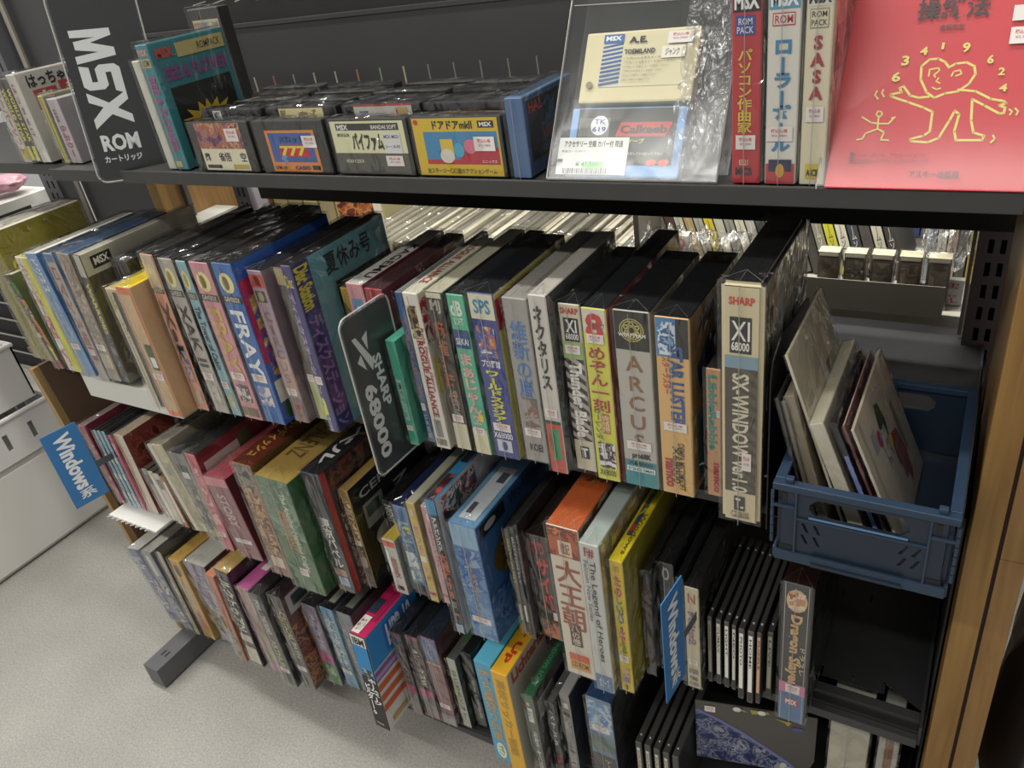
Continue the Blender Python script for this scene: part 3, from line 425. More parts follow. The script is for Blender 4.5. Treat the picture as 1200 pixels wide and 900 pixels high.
(3,-0.7976,0.5246,0.3358,0.0611,0.2,0.2056,0,'large green gold topped box with crumpled clear film','#50704e','#a88c4c','#2c5c30',[('S',0,0,1,0.5,'A',('#66806a','#4c6c50','#7c9080','#5a7a5c')),('S',0.4,0.25,0.56,0.62,'T','AMBIVALENZ','#c08040','d',0.01),('S',0.62,0.1,0.74,0.8,'T','The Another Mankind Knight','#c8d0b8','d',0.01),('S',0.4,0.78,0.68,0.85,'K'),('R',0.1,0.1,0.9,0.9,'A',('#2c5c30','#3c6c3c','#1e4624')),('T',0.2,0.25,0.6,0.9,'T','AMBIVALENZ','#6c5a38','d',0)],'boxes at the left half of the third shelf',1,'box'),
(3,-0.7295,0.5454,0.3358,0.0327,0.2,0.2141,0,'charcoal box with white vertical kanji and red edged cover','#3c3c40','#222326','#3a2220',[('S',0.3,0.35,0.75,0.78,'T','東京バベル','#e8e8e4','v',0.03),('S',0.1,0.8,0.8,0.86,'C','#b89080'),('S',0.2,0.87,0.8,0.95,'C','#a8b4c8'),('R',0,0,0.05,1,'C','#b83430'),('R',0.08,0.02,0.9,0.35,'A',('#2c2826','#8a3c30','#4a4444','#141414')),('R',0.08,0.36,0.9,0.98,'A',('#a89c90','#4a2c24','#d0b8a0','#8c5a3c')),('T',0.3,0.1,0.8,0.8,'T','バベル','#d8d8d4','d',0.02)],'boxes at the left half of the third shelf',1,'box'),
(3,-0.6916,0.566,0.3358,0.0155,0.17,0.1786,0,'gold topped box with ornate gold spine and black cover of logos','#9c8048','#a4884c','#17181b',[('S',0.05,0.1,0.95,0.55,'A',('#b89c5c','#4a3c24','#d8c080','#6c5630')),('S',0,0.55,1,1,'C','#4c4038'),('S',0.1,0.6,0.9,0.97,'A',('#6c5848','#3a302c','#a08868')),('S',0.12,0.5,0.88,0.55,'K'),('R',0.1,0.08,0.6,0.16,'T','CERO','#c0c0c0','h',0),('R',0.1,0.22,0.35,0.45,'C','#8a8c88'),('R',0.13,0.25,0.3,0.36,'C','#2a4434'),('R',0.15,0.5,0.5,0.7,'E','#b0b0ac'),('R',0.5,0.25,0.7,0.6,'T','NUL 68','#d0d0cc','d',0.02),('R',0.2,0.72,0.8,0.9,'T','GENOH','#c8c8c4','h',0.01)],'boxes at the left half of the third shelf',1,'box'),
(3,-0.6701,0.615,0.3358,0.0195,0.18,0.1282,0,'black box with slanted white lettering behind the small white case','#26272a','#1b1c1f','#1d1e20',[('S',0.2,0.05,0.8,0.3,'T','NIGHT','#c8c8c4','d',0.02)],'boxes in the middle of the third shelf',1,'box'),
(3,-0.6446,0.5725,0.3358,0.0215,0.1,0.1013,0,'small white and grey case with red kanji and yellow top','#c4c2ba','#c0a840','#8a8a86',[('S',0,0.02,1,0.12,'C','#d8502c'),('S',0.35,0.3,0.8,0.7,'T','信長','#a03030','v',0.02),('S',0.05,0.2,0.3,0.6,'C','#e8e8e4'),('S',0.2,0.85,0.8,0.93,'C','#303030')],'boxes in the middle of the third shelf',1,'box'),
(3,-0.6177,0.5816,0.3358,0.0238,0.18,0.1604,0,'blue box with yellow green crest and white robot art','#5c7c9c','#1e2a4c','#24262a',[('S',0.2,0.03,0.8,0.15,'E','#3c68a0'),('S',0.1,0.15,0.9,0.5,'A',('#c8c864','#4a6a8c','#8cb0d0','#2c3c50')),('S',0.1,0.5,0.9,0.85,'A',('#d0d8dc','#7c90a4','#a8b0b4')),('S',0,0.88,1,1,'C','#3a3a38')],'boxes in the middle of the third shelf',1,'box'),
(3,-0.5878,0.5774,0.3358,0.0137,0.18,0.1769,0,'pale gold box with pink kana, left of the pink one','#cdb46a','#b4b4a0','#b0a070',[('S',0.3,0.05,0.7,0.13,'E','#e0c8c0'),('S',0.25,0.2,0.75,0.5,'T','センチ','#c07c84','v',0.02),('S',0.1,0.52,0.9,0.58,'C','#e4e0d4'),('S',0.3,0.62,0.7,0.86,'T','メモリ','#c89070','d',0),('S',0,0.9,1,0.93,'C','#b05060')],'boxes in the middle of the third shelf',1,'box'),
(3,-0.5676,0.5812,0.3358,0.0176,0.18,0.1735,0,'pale pink box with small kana beside the pale gold one','#cf9ca4','#b8b8b0','#b08088',[('S',0.3,0.06,0.7,0.14,'E','#e8d0d0'),('S',0.25,0.2,0.75,0.6,'T','センチ','#b8586c','v',0),('S',0,0.9,1,0.93,'C','#a84c60')],'boxes in the middle of the third shelf',1,'box'),
(3,-0.5233,0.5448,0.3358,0.0157,0.17,0.2259,0,'black box with orange kanji, blue cap and glossy white side','#2e2c2c','#3c8cc0','#c8ccd0',[('S',0,0,1,0.1,'C','#3488bc'),('S',0.3,0.12,0.75,0.36,'T','アドバンスド','#e8e8e8','v',0.02),('S',0.15,0.37,0.9,0.72,'T','大戦略98','#d8704c','v',0.045),('S',0.2,0.74,0.8,0.8,'T','WINDOWS','#c0c0c0','h',0),('S',0.2,0.84,0.8,0.86,'C','#c86c50'),('S',0.1,0.93,0.9,1,'C','#9cb4c4'),('R',0.05,0.02,0.5,0.18,'A',('#24262a','#9c4040','#d8d8d8','#404448')),('T',0.1,0,0.9,0.3,'A',('#54181c','#2c3034','#c05048')),('T',0.15,0.45,0.9,0.9,'C','#26282c')],'boxes in the middle of the third shelf',1,'box'),
(3,-0.4988,0.5494,0.3358,0.0386,0.21,0.1938,0,'large blue box with ocean wave art and bronze oval on its cover','#4c78ac','#6c98bc','#3c6ca8',[('S',0,0.2,1,0.55,'A',('#3c68a4','#5c88b8','#2c5494','#7ca0c4')),('S',0,0,1,0.18,'C','#8cb0cc'),('S',0,0.55,1,1,'A',('#4c78ac','#6c94bc','#8cacc8')),('S',0.4,0.3,0.62,0.8,'T','ワールドネバーランド','#b8946c','d',0),('S',0.12,0.8,0.88,0.85,'K'),('T',0.2,0.05,0.85,0.55,'C','#c4ccd0'),('T',0.3,0.1,0.5,0.2,'C','#4a5058'),('T',0.45,0.4,0.75,0.5,'C','#4a5058'),('R',0.03,0.02,0.3,0.12,'C','#202428'),('R',0.07,0.04,0.2,0.1,'E','#b8bcc0'),('R',0.1,0.18,0.85,0.6,'E','#6c5428'),('R',0.2,0.25,0.75,0.55,'A',('#7c6430','#5a4420','#9c8040')),('R',0,0.6,1,1,'A',('#4474b4','#6490c4','#2c5ca0')),('R',0.35,0.03,0.95,0.12,'T','WorldNeverland','#1c3c68','h',0.01)],'boxes in the middle of the third shelf',1,'box'),
(3,-0.439,0.5767,0.3358,0.0049,0.16,0.1781,0,'slim dark case with olive spine text right of the wave box','#5c5840','#26272a','#222224',[('S',0.2,0.08,0.8,0.5,'T','GALVION NET','#c8c070','d',0),('S',0.1,0.7,0.9,0.86,'C','#a8a49c')],'dark slim cases in the middle of the third shelf',1,'box'),
(3,-0.4302,0.5751,0.3358,0.0049,0.16,0.1852,0,'slim black case with pale base in the middle of three','#343434','#26272a','#222224',[('S',0.2,0.08,0.8,0.5,'T','BUTTON FLY','#b0b0b0','d',0),('S',0.1,0.7,0.9,0.86,'C','#c8c8c4')],'dark slim cases in the middle of the third shelf',1,'box'),
(3,-0.4215,0.5735,0.3358,0.0035,0.16,0.1923,0,'slim black case nearest the brown box','#1e1e20','#26272a','#222224',[('S',0.2,0.08,0.8,0.5,'T','ENCODE','#808080','d',0),('S',0.1,0.7,0.9,0.86,'C','#303030')],'dark slim cases in the middle of the third shelf',1,'box'),
(3,-0.4147,0.584,0.3358,0.0296,0.17,0.1729,0,'dark brown box with jagged red katakana and flame foot','#3e3634','#2a221e','#302826',[('S',0.15,0.05,0.8,0.16,'T','SYD','#9c3430','h',0.03),('S',0.35,0.2,0.85,0.7,'T','サイバ','#c43c34','v',0.04),('S',0.75,0.72,0.95,0.8,'C','#d8d0c8'),('S',0.1,0.82,0.95,1,'A',('#b0643c','#4a3028','#8c4c34'))],'boxes in the right half of the third shelf',1,'box'),
(3,-0.3589,0.5454,0.3358,0.0382,0.2,0.237,0,'copper orange box with bold ornate brown kanji on white spine','#d8d0c0','#b8592c','#8c5430',[('S',0,0,1,0.18,'A',('#b4582c','#7c2e20','#d08048')),('S',0.3,0.08,0.75,0.17,'C','#e0c8b0'),('S',0.38,0.09,0.68,0.16,'T','戦記','#7c2e20','h',0),('S',0.15,0.2,0.9,0.66,'T','大王朝','#9c5438','v',0.05),('S',0.3,0.62,0.7,0.78,'C','#5c3024'),('S',0.4,0.63,0.6,0.77,'T','八の巻','#e0d4c0','v',0),('S',0.15,0.84,0.85,0.96,'C','#d8a03c'),('S',0.15,0.84,0.85,0.89,'C','#d05c34'),('S',0.2,0.9,0.8,0.94,'T','CD-ROM','#5a4020','h',0),('T',0.1,0.4,0.9,0.9,'A',('#a44c24','#c88048','#703018'))],'boxes in the right half of the third shelf',1,'box'),
(3,-0.3161,0.5369,0.3358,0.0224,0.2,0.2315,0,'silver white box with long cursive title down the spine','#c8cac4','#a4b0ac','#cac6b0',[('S',0.2,0.02,0.75,0.08,'T','F#','#a84848','h',0.02),('S',0.4,0.1,0.72,0.78,'T','The Legend of Heroes','#4a4c50','d',0),('S',0.15,0.1,0.3,0.5,'T','Falcom New Series','#808080','d',0),('S',0,0.88,1,1,'C','#5c7ca4'),('S',0.2,0.9,0.8,0.97,'T','ガガーブ','#d8e0e8','h',0),('R',0,0.02,0.7,0.3,'A',('#d0a84c','#d8d0b8','#a8a088'))],'boxes in the right half of the third shelf',1,'box'),
(3,-0.2884,0.5467,0.3358,0.0153,0.2,0.208,0,'bright yellow puzzle game box with multicoloured kana down the spine','#d8bc28','#d8c420','#b8a830',[('S',0.25,0.03,0.75,0.07,'T','まるかじり','#806c20','h',0),('S',0.25,0.1,0.75,0.25,'T','たの','#b83c50','v',0.05),('S',0.25,0.24,0.75,0.37,'T','しい','#3c8048','v',0.05),('S',0.25,0.36,0.75,0.49,'T','パズ','#3c5c9c','v',0.05),('S',0.25,0.48,0.75,0.6,'T','ルで','#b83c50','v',0.05),('S',0.25,0.6,0.75,0.68,'T','2','#7c9430','v',0.05),('S',0.12,0.7,0.88,0.75,'K'),('S',0.2,0.8,0.85,0.92,'A',('#e0d8c8','#c05c3c','#5c7cb0','#d8b040')),('S',0.3,0.94,0.6,0.98,'T','CB','#202020','h',0.04),('T',0.2,0.2,0.6,0.7,'A',('#c4b020','#3c6c3c','#303c6c','#a83c3c')),('T',0.6,0.05,0.9,0.4,'T','Windows','#6c6020','d',0)],'boxes in the right half of the third shelf',1,'box'),
(3,-0.267,0.5804,0.3358,0.0081,0.17,0.1695,0,'dim dark grey box with rows of faint text right of the yellow box','#34363c','#1c1d20','#202226',[('S',0.1,0.05,0.9,0.9,'A',('#3a3c42','#5a3c44','#2a2c30','#48505c'))],'boxes in the right half of the third shelf',1,'box'),
(3,-0.2539,0.5945,0.3358,0.0165,0.17,0.1738,0,'black box with round white monogram partly behind the right blue sign','#232427','#17181a','#1c1c1e',[('S',0.25,0.03,0.8,0.14,'E','#a8a8a4'),('S',0.35,0.05,0.7,0.12,'E','#232427'),('S',0.15,0.2,0.45,0.9,'T','アリスファンタジー','#505860','d',0),('S',0.55,0.2,0.85,0.9,'T','LINE','#45484e','d',0)],'boxes in the right half of the third shelf',1,'box'),
(3,-0.2315,0.5869,0.3358,0.0077,0.17,0.1656,0,'slim navy box with white katakana right of the blue sign','#3a4252','#141518','#1c1d20',[('S',0.2,0.04,0.8,0.55,'T','フォトネイション','#c8ccd4','v',0.01),('S',0.1,0.6,0.9,1,'A',('#3c4454','#5a6474','#2c3240'))],'boxes in the right half of the third shelf',1,'box'),
(3,-0.22,0.5821,0.3358,0.0154,0.18,0.1611,0,'cream box with looping crimson and blue script on its spine','#c8c0a0','#1c1c1d','#2a2a28',[('S',0.2,0.05,0.8,0.14,'T','N','#a0403c','h',-0.01),('S',0.2,0.22,0.75,0.55,'T','Niko2','#7c7c9c','d',0.01),('S',0.3,0.24,0.65,0.53,'T','Niko','#b05c5c','d',0),('S',0.12,0.7,0.88,0.75,'K'),('S',0.1,0.8,0.9,0.85,'C','#8c7c78'),('S',0.15,0.88,0.85,0.92,'T','TENO','#303030','h',0.02),('S',0.1,0.94,0.9,0.98,'C','#8c8478')],'boxes in the right half of the third shelf',1,'box'),
(3,-0.2005,0.5974,0.3358,0.0048,0.14,0.1079,0,'grey spined jewel case, first right of the cream script box','#55544f','#3a3a39','#2c2c2b',[('S',0.06,0.05,0.94,0.84,'C','#9c9690'),('S',0.3,0.1,0.7,0.5,'T','GRANDIO','#3a3836','d',0),('S',0.18,0.84,0.82,0.97,'C','#3a3a38')],'disc jewel cases on the third shelf',1,'cd'),
(3,-0.1912,0.5979,0.3358,0.0057,0.14,0.1069,0,'white spined jewel case, second right of the cream script box','#55544f','#3a3a39','#2c2c2b',[('S',0.06,0.05,0.94,0.84,'C','#d0ccc0'),('S',0.3,0.1,0.7,0.5,'T','CLIMAX','#3a3836','d',0),('S',0.18,0.84,0.82,0.97,'C','#3a3a38')],'disc jewel cases on the third shelf',1,'cd'),
(3,-0.1816,0.5968,0.3358,0.0056,0.14,0.1082,0,'bright white spined jewel case, third from the cream script box','#55544f','#3a3a39','#2c2c2b',[('S',0.06,0.05,0.94,0.84,'C','#e0ddd0'),('S',0.3,0.1,0.7,0.5,'T','LIGHT','#3a3836','d',0),('S',0.18,0.84,0.82,0.97,'C','#3a3a38')],'disc jewel cases on the third shelf',1,'cd'),
(3,-0.173,0.5968,0.3358,0.0046,0.14,0.1063,0,'narrow white spined jewel case, middle of the disc row','#55544f','#3a3a39','#2c2c2b',[('S',0.06,0.05,0.94,0.84,'C','#d4d0c4'),('S',0.3,0.1,0.7,0.5,'T','NEO','#3a3836','d',0),('S',0.18,0.84,0.82,0.97,'C','#3a3a38')],'disc jewel cases on the third shelf',1,'cd'),
(3,-0.1634,0.5883,0.3358,0.0063,0.14,0.114,0,'white spined jewel case with dark foot, fifth in the disc row','#55544f','#3a3a39','#2c2c2b',[('S',0.06,0.05,0.94,0.84,'C','#e6e4d8'),('S',0.3,0.1,0.7,0.5,'T','PHOTO','#3a3836','d',0),('S',0.18,0.84,0.82,0.97,'C','#3a3a38')],'disc jewel cases on the third shelf',1,'cd'),
(3,-0.1531,0.5865,0.3358,0.0066,0.14,0.1164,0,'widest bright white spined jewel case in the disc row','#55544f','#3a3a39','#2c2c2b',[('S',0.06,0.05,0.94,0.84,'C','#eeece2'),('S',0.3,0.1,0.7,0.5,'T','HOME','#3a3836','d',0),('S',0.18,0.84,0.82,0.97,'C','#3a3a38')],'disc jewel cases on the third shelf',1,'cd'),
(3,-0.1441,0.5892,0.3358,0.0048,0.14,0.115,0,'salmon beige spined jewel case with red dots','#55544f','#3a3a39','#2c2c2b',[('S',0.06,0.05,0.94,0.84,'C','#d4a88c'),('S',0.3,0.1,0.7,0.5,'T','PUZZLE','#3a3836','d',0),('S',0.18,0.84,0.82,0.97,'C','#3a3a38')],'disc jewel cases on the third shelf',1,'cd'),
(3,-0.1359,0.6006,0.3358,0.0062,0.14,0.1074,0,'green grey spined jewel case next to the ornate blue black box','#55544f','#3a3a39','#2c2c2b',[('S',0.06,0.05,0.94,0.84,'C','#a8a490'),('S',0.3,0.1,0.7,0.5,'T','LIVE','#3a3836','d',0),('S',0.18,0.84,0.82,0.97,'C','#3a3a38')],'disc jewel cases on the third shelf',1,'cd'),
(3,-0.1184,0.5819,0.3358,0.0281,0.17,0.2065,0,'black and blue box with ornate gold lettering and pink price strip','#3a3c40','#2a1613','#3a241c',[('S',0,0.7,1,1,'C','#5478a0'),('S',0.06,0,0.09,1,'C','#a8a8a0'),('S',0.91,0,0.94,1,'C','#a8a8a0'),('S',0.12,0.03,0.88,0.18,'E','#d8b48c'),('S',0.2,0.05,0.8,0.16,'A',('#c88c64','#e4d0b0','#8c4c3c','#d4a070')),('S',0.25,0.2,0.7,0.72,'T','Dragon Slayer','#dcb078','d',0.04),('S',0.77,0.42,0.85,0.62,'T','ドラスレ','#d8c8a0','d',0),('S',0,0.7,1,0.78,'C','#d07ca0'),('S',0.25,0.71,0.8,0.77,'K'),('S',0.25,0.82,0.75,0.87,'C','#b84040'),('S',0.28,0.825,0.72,0.865,'T','MSX','#f0e8e0','h',0.03)],'boxes in the right half of the third shelf',1,'box'),
(4,-1.2346,0.5338,0.0708,0.0368,0.13,0.1771,-0.0352,'white topped blue and grey box, very first on the lowest shelf','#6c7494','#d4d2ca','#8a8a90',[('S',0.05,0.1,0.95,0.9,'A',('#7c84a8','#5c6488','#c8c8cc','#404868')),('S',0,0.85,1,0.97,'C','#2c3c7c')],'boxes at the left half of the lowest shelf',1,'box'),
(4,-1.1932,0.5304,0.0708,0.0256,0.14,0.1908,-0.0194,'white topped box with blue grey faded art, second on the lowest shelf','#9498a0','#cfccc2','#7a7c84',[('S',0.1,0.05,0.6,0.3,'C','#e0ded6'),('S',0.05,0.3,0.95,0.95,'A',('#a0a4a8','#50586c','#d8d8d4'))],'boxes at the left half of the lowest shelf',1,'box'),
(4,-1.1603,0.5295,0.0708,0.0112,0.15,0.206,0,'dark topped box with cream label and grey spine','#a8a294','#3a3c3c','#50504c',[('S',0.05,0.2,0.95,0.9,'A',('#b0a898','#8c8478','#d0c8b8')),('S',0.1,0.92,0.9,1,'C','#c4c070')],'boxes at the left half of the lowest shelf',1,'box'),
(4,-1.1389,0.5325,0.0708,0.0291,0.17,0.1951,0,'tan gold box with blue and pink roundels on its spine','#cfa860','#c8a050','#b0904c',[('S',0.25,0.05,0.8,0.2,'E','#705c3c'),('S',0.15,0.28,0.85,0.6,'A',('#8cacc0','#cfa860','#b8946c')),('S',0.4,0.62,0.8,0.72,'E','#b06890'),('S',0.1,0.76,0.9,0.86,'C','#d89080')],'boxes at the left half of the lowest shelf',1,'box'),
(4,-1.0967,0.5397,0.0708,0.0557,0.18,0.1939,-0.0117,'violet box with silver white top and yellow green dab','#8c8498','#c0bfb6','#3c3448',[('S',0.25,0.1,0.7,0.6,'T','リフレイン','#b8b0cc','d',0.02),('S',0.1,0.55,0.9,0.85,'A',('#8c84a0','#b4b04c','#6c648c')),('S',0.1,0.88,0.9,0.98,'C','#b0a8b4'),('R',0.1,0.1,0.8,0.4,'A',('#3c3448','#8888a0','#2c2434'))],'boxes at the left half of the lowest shelf',1,'box'),
(4,-1.0128,0.5204,0.0708,0.0201,0.12,0.2112,0.0125,"short orange pink box under the violet one's shoulder",'#c0745c','#cc7c50','#a85c48',[('S',0.1,0.6,0.9,0.98,'C','#a8a08c'),('S',0.1,0.62,0.9,0.95,'A',('#b0a890','#7c7468'))],'boxes at the left half of the lowest shelf',1,'box'),
(4,-0.9744,0.5237,0.0708,0.0315,0.17,0.2287,0.011,'gold topped black box with white angular lettering and cream foot','#2c2c2c','#b4985a','#161618',[('S',0.15,0.08,0.85,0.62,'T','ルクトゥアN','#e0dcd0','d',0.02),('S',0.05,0.66,0.95,0.74,'C','#d0ccc0'),('S',0.05,0.8,0.95,0.98,'C','#dcd8c4')],'boxes at the left half of the lowest shelf',1,'box'),
(4,-0.9587,0.5271,0.0708,0.0296,0.15,0.2015,0,'pink topped box with green scribble lettering','#b08c90','#c864a0','#a0848c',[('S',0.2,0.2,0.8,0.9,'T','どんぐりの','#8ca864','d',0.02),('S',0.1,0.88,0.9,0.98,'C','#d08cb0'),('T',0.4,0.3,0.9,0.95,'C','#d8e0d0'),('T',0.5,0.4,0.8,0.85,'A',('#4c7c3c','#d8e0d0'))],'boxes at the left half of the lowest shelf',1,'box'),
(4,-0.9147,0.5167,0.0708,0.0285,0.16,0.2152,0,'charcoal box with small square logo and white serif title','#4a4a48','#1c1d1f','#303030',[('S',0.25,0.06,0.65,0.16,'C','#d8d8d4'),('S',0.3,0.07,0.6,0.15,'T','E1','#303030','h',0),('S',0.35,0.22,0.65,0.42,'T','THE ROAD','#d8d8cc','d',0.01),('S',0.35,0.48,0.65,0.8,'T','ARTHUR','#c8c488','d',0.01),('S',0.12,0.8,0.88,0.85,'K')],'boxes at the left half of the lowest shelf',1,'box'),
(4,-0.8792,0.5254,0.0708,0.0276,0.14,0.2158,0,'dark grey brown box with olive capitals and orange photo cover','#55524e','#191a1c','#5c3828',[('S',0.1,0.15,0.4,0.3,'A',('#b8785c','#4a3830')),('S',0.45,0.15,0.8,0.65,'T','CRITICAL PATH','#c4c48c','d',0.02),('S',0.12,0.75,0.88,0.8,'K'),('R',0,0.3,0.9,0.95,'A',('#8c4c2c','#5c3020','#c07840','#403028')),('R',0.05,0.02,0.45,0.2,'C','#c0c4c4'),('R',0.12,0.05,0.35,0.15,'C','#3c4c50')],'boxes at the left half of the lowest shelf',1,'box'),
(4,-0.844,0.5505,0.0708,0.0304,0.13,0.1857,0,'grey lavender box with pink strip and green foot','#7c7884','#202124','#3a3a3c',[('S',0.3,0.08,0.75,0.55,'T','アルカナIII','#b8a8d0','d',0.02),('S',0,0.6,1,0.72,'C','#b8508c'),('S',0,0.73,1,1,'C','#5c8c5c'),('S',0.2,0.75,0.8,0.88,'T','風火','#d0dcc8','h',0)],'boxes at the left half of the lowest shelf',1,'box'),
(4,-0.8088,0.5563,0.0708,0.027,0.13,0.1864,0,'light blue box with white outlined kanji down the spine','#6c98b4','#1c1d1f','#7890a0',[('S',0.2,0.1,0.8,0.75,'T','大航海時代','#d8e0d8','v',0.03),('S',0.12,0.76,0.88,0.81,'K'),('T',0.3,0.1,0.8,0.6,'C','#989c90')],'boxes at the left half of the lowest shelf',1,'box'),
(4,-0.7765,0.5589,0.0708,0.0298,0.13,0.186,0,'slate grey clear wrapped box beside the light blue one','#7c848c','#202122','#68707a',[('S',0.1,0.1,0.9,0.95,'A',('#848c94','#687480','#9ca4a8')),('T',0.3,0.1,0.8,0.6,'C','#8c9088')],'boxes at the left half of the lowest shelf',1,'box'),
(4,-0.6855,0.5144,0.0708,0.0285,0.12,0.2161,0.0123,'magenta topped blue and black box jutting out of the lowest shelf','#2a2a2a','#c4245c','#d8d4cc',[('S',0,0,1,0.1,'C','#e0dcd4'),('S',0.1,0.02,0.9,0.09,'T','IBM','#202020','h',0.06),('S',0,0.1,1,0.42,'C','#2484c0'),('S',0.2,0.34,0.9,0.42,'A',('#303840','#a0a8ac')),('S',0.45,0.43,0.95,0.72,'T','ホームページ','#f0f0f0','v',0.02),('S',0.1,0.5,0.45,0.85,'T','ビルダー10','#f0f0f0','v',0.02),('S',0.2,0.93,0.7,0.96,'T','Windows','#c8c8c8','h',0),('R',0,0,1,0.34,'C','#2c84c4'),('R',0.3,0.05,0.9,0.3,'C','#3060b0'),('R',0.35,0.06,0.85,0.28,'T','HPB 10','#d8e4f0','h',0.03),('R',0,0.36,1,0.46,'C','#7c5ca0'),('R',0,0.5,1,0.56,'C','#cc5c34'),('R',0,0.61,1,0.67,'C','#cc5c34'),('R',0,0.72,1,0.78,'C','#cc5c34'),('R',0,0.4,0.8,0.44,'C','#b890b8'),('R',0.1,0.9,0.8,0.95,'C','#b89c60'),('T',0.05,0.02,0.55,0.3,'C','#e8e4d8'),('T',0.1,0.05,0.5,0.27,'T','中古ソフト','#404040','h',0),('T',0.6,0.25,0.9,0.9,'C','#9c2050'),('T',0.05,0.35,0.5,0.6,'C','#2c3c50')],'boxes at the left half of the lowest shelf',0,'box'),
(4,-0.6725,0.5605,0.0708,0.0198,0.16,0.185,0,'dark rose edged box with vertical white text and pink band, left of the twin','#4c4846','#1c1e22','#303034',[('S',0,0,1,0.04,'C','#8c4c50'),('S',0.4,0.12,0.7,0.6,'T','アーティスト','#b8b4b0','d',0),('S',0,0.62,1,0.72,'C','#b8507c'),('S',0,0.72,1,0.97,'C','#7c7874'),('S',0,0.97,1,1,'C','#b07080')],'boxes in the middle of the lowest shelf',1,'box'),
(4,-0.6474,0.5643,0.0708,0.0253,0.16,0.1849,0,'dark rose edged box with bold white katakana, right of the twin','#4c4846','#1c1e22','#303034',[('S',0,0,1,0.04,'C','#8c4c50'),('S',0.3,0.14,0.75,0.6,'T','AレックスW','#d4d0c8','d',0.02),('S',0,0.64,1,0.74,'C','#c05c88'),('S',0,0.74,1,0.97,'C','#84807c'),('S',0,0.97,1,1,'C','#b07080')],'boxes in the middle of the lowest shelf',1,'box'),
(4,-0.6167,0.5647,0.0708,0.0261,0.17,0.1941,0,'dusty blue and rose box with dark blue top','#8c646a','#1f2836','#5c3438',[('S',0,0,1,0.25,'C','#6c7c9c'),('S',0.3,0.06,0.6,0.22,'T','ドラゴン','#c8ccd8','d',0),('S',0,0.27,1,0.29,'C','#c8a890'),('S',0.3,0.32,0.7,0.7,'T','魔王城物語','#a88480','d',0.02),('S',0.12,0.75,0.88,0.8,'K'),('S',0,0.88,1,1,'C','#9c9498')],'boxes in the middle of the lowest shelf',1,'box'),
(4,-0.584,0.5721,0.0708,0.0149,0.12,0.1543,0,'white green spined box with outlined kana and striped top','#b4b4a4','#5c6058','#3a3c38',[('S',0.4,0.15,0.8,0.85,'T','はじめのソフト','#55644c','d',0.03),('S',0.1,0.15,0.35,0.6,'T','れんしゅう','#9cb45c','d',0),('S',0.1,0.82,0.6,0.95,'A',('#4c7c3c','#b4b4a4')),('T',0.3,0.3,0.8,0.9,'C','#3c7040')],'boxes in the middle of the lowest shelf',1,'box'),
(4,-0.5613,0.584,0.0708,0.0135,0.13,0.1641,0,'slim black box with white kanji left of the sky blue box','#26272a','#141517','#1d1d1f',[('S',0.35,0.35,0.75,0.9,'T','桜時代最前線','#a8a8a4','v',0)],'boxes in the middle of the lowest shelf',1,'box'),
(4,-0.5088,0.5462,0.0708,0.0283,0.13,0.2141,0,'sky blue box with tan kanji and oval badge at its foot','#5ca0c0','#60b8d4','#4c90ac',[('S',0.2,0.06,0.8,0.78,'T','落ち葉狩り列車','#c09c68','v',0.03),('S',0.2,0.8,0.8,0.97,'E','#d8e0c8'),('S',0.35,0.83,0.65,0.94,'T','サザン','#50683c','d',0)],'boxes in the middle of the lowest shelf',0,'box'),
(4,-0.4751,0.5367,0.0708,0.0254,0.17,0.22,0,'bright yellow box with red title and grey cover beside sky blue box','#d8a83c','#dca828','#b0aca0',[('S',0.25,0.06,0.75,0.8,'T','高校サッカー物語','#b09048','d',0.02),('R',0.05,0.02,0.75,0.12,'T','Lichterfahrt','#a8503c','h',0.03),('T',0.3,0.1,0.75,0.9,'T','Power Up','#b8301c','d',0.03),('R',0.6,0.1,1,0.6,'A',('#8c3450','#b0aca0','#7c3448'))],'boxes in the middle of the lowest shelf',0,'box'),
(4,-0.4339,0.5441,0.0708,0.0138,0.15,0.1857,0,'dark green topped box with rainbow stripe and white label','#55584c','#245c3c','#54524e',[('S',0,0,1,0.12,'C','#2c6444'),('S',0,0.08,0.7,0.12,'RB'),('S',0.1,0.14,0.75,0.3,'C','#dcdcd8'),('S',0.15,0.16,0.7,0.27,'T','中古ソフト','#505050','h',0),('S',0.35,0.4,0.8,0.95,'T','桜大戦','#c8c8c0','v',0.03),('T',0.3,0.1,0.7,0.7,'T','WINDOWS SOFT','#6c9c80','d',0),('R',0.05,0.1,0.35,0.3,'C','#b8bcb8')],'boxes in the middle of the lowest shelf',1,'box'),
(4,-0.4119,0.5625,0.0708,0.0103,0.14,0.1613,0,'slim black case with red and white scrawl by the green box','#303032','#5c5c5c','#222224',[('S',0.2,0.1,0.8,0.6,'T','バトルR','#c4c4c0','d',0.03),('S',0.1,0.7,0.9,1,'A',('#a83434','#303032'))],'boxes in the middle of the lowest shelf',1,'box'),
(4,-0.396,0.5712,0.0708,0.0142,0.14,0.1749,0,'clear wrapped grey case with dark photo cover, tilted by green box','#8a8a86','#9a9a96','#4a4a4a',[('S',0.1,0.1,0.9,0.9,'A',('#8a8a86','#a8a8a2','#5c5c58')),('S',0.3,0.1,0.8,0.16,'C','#d8d8d4')],'boxes in the middle of the lowest shelf',1,'box'),
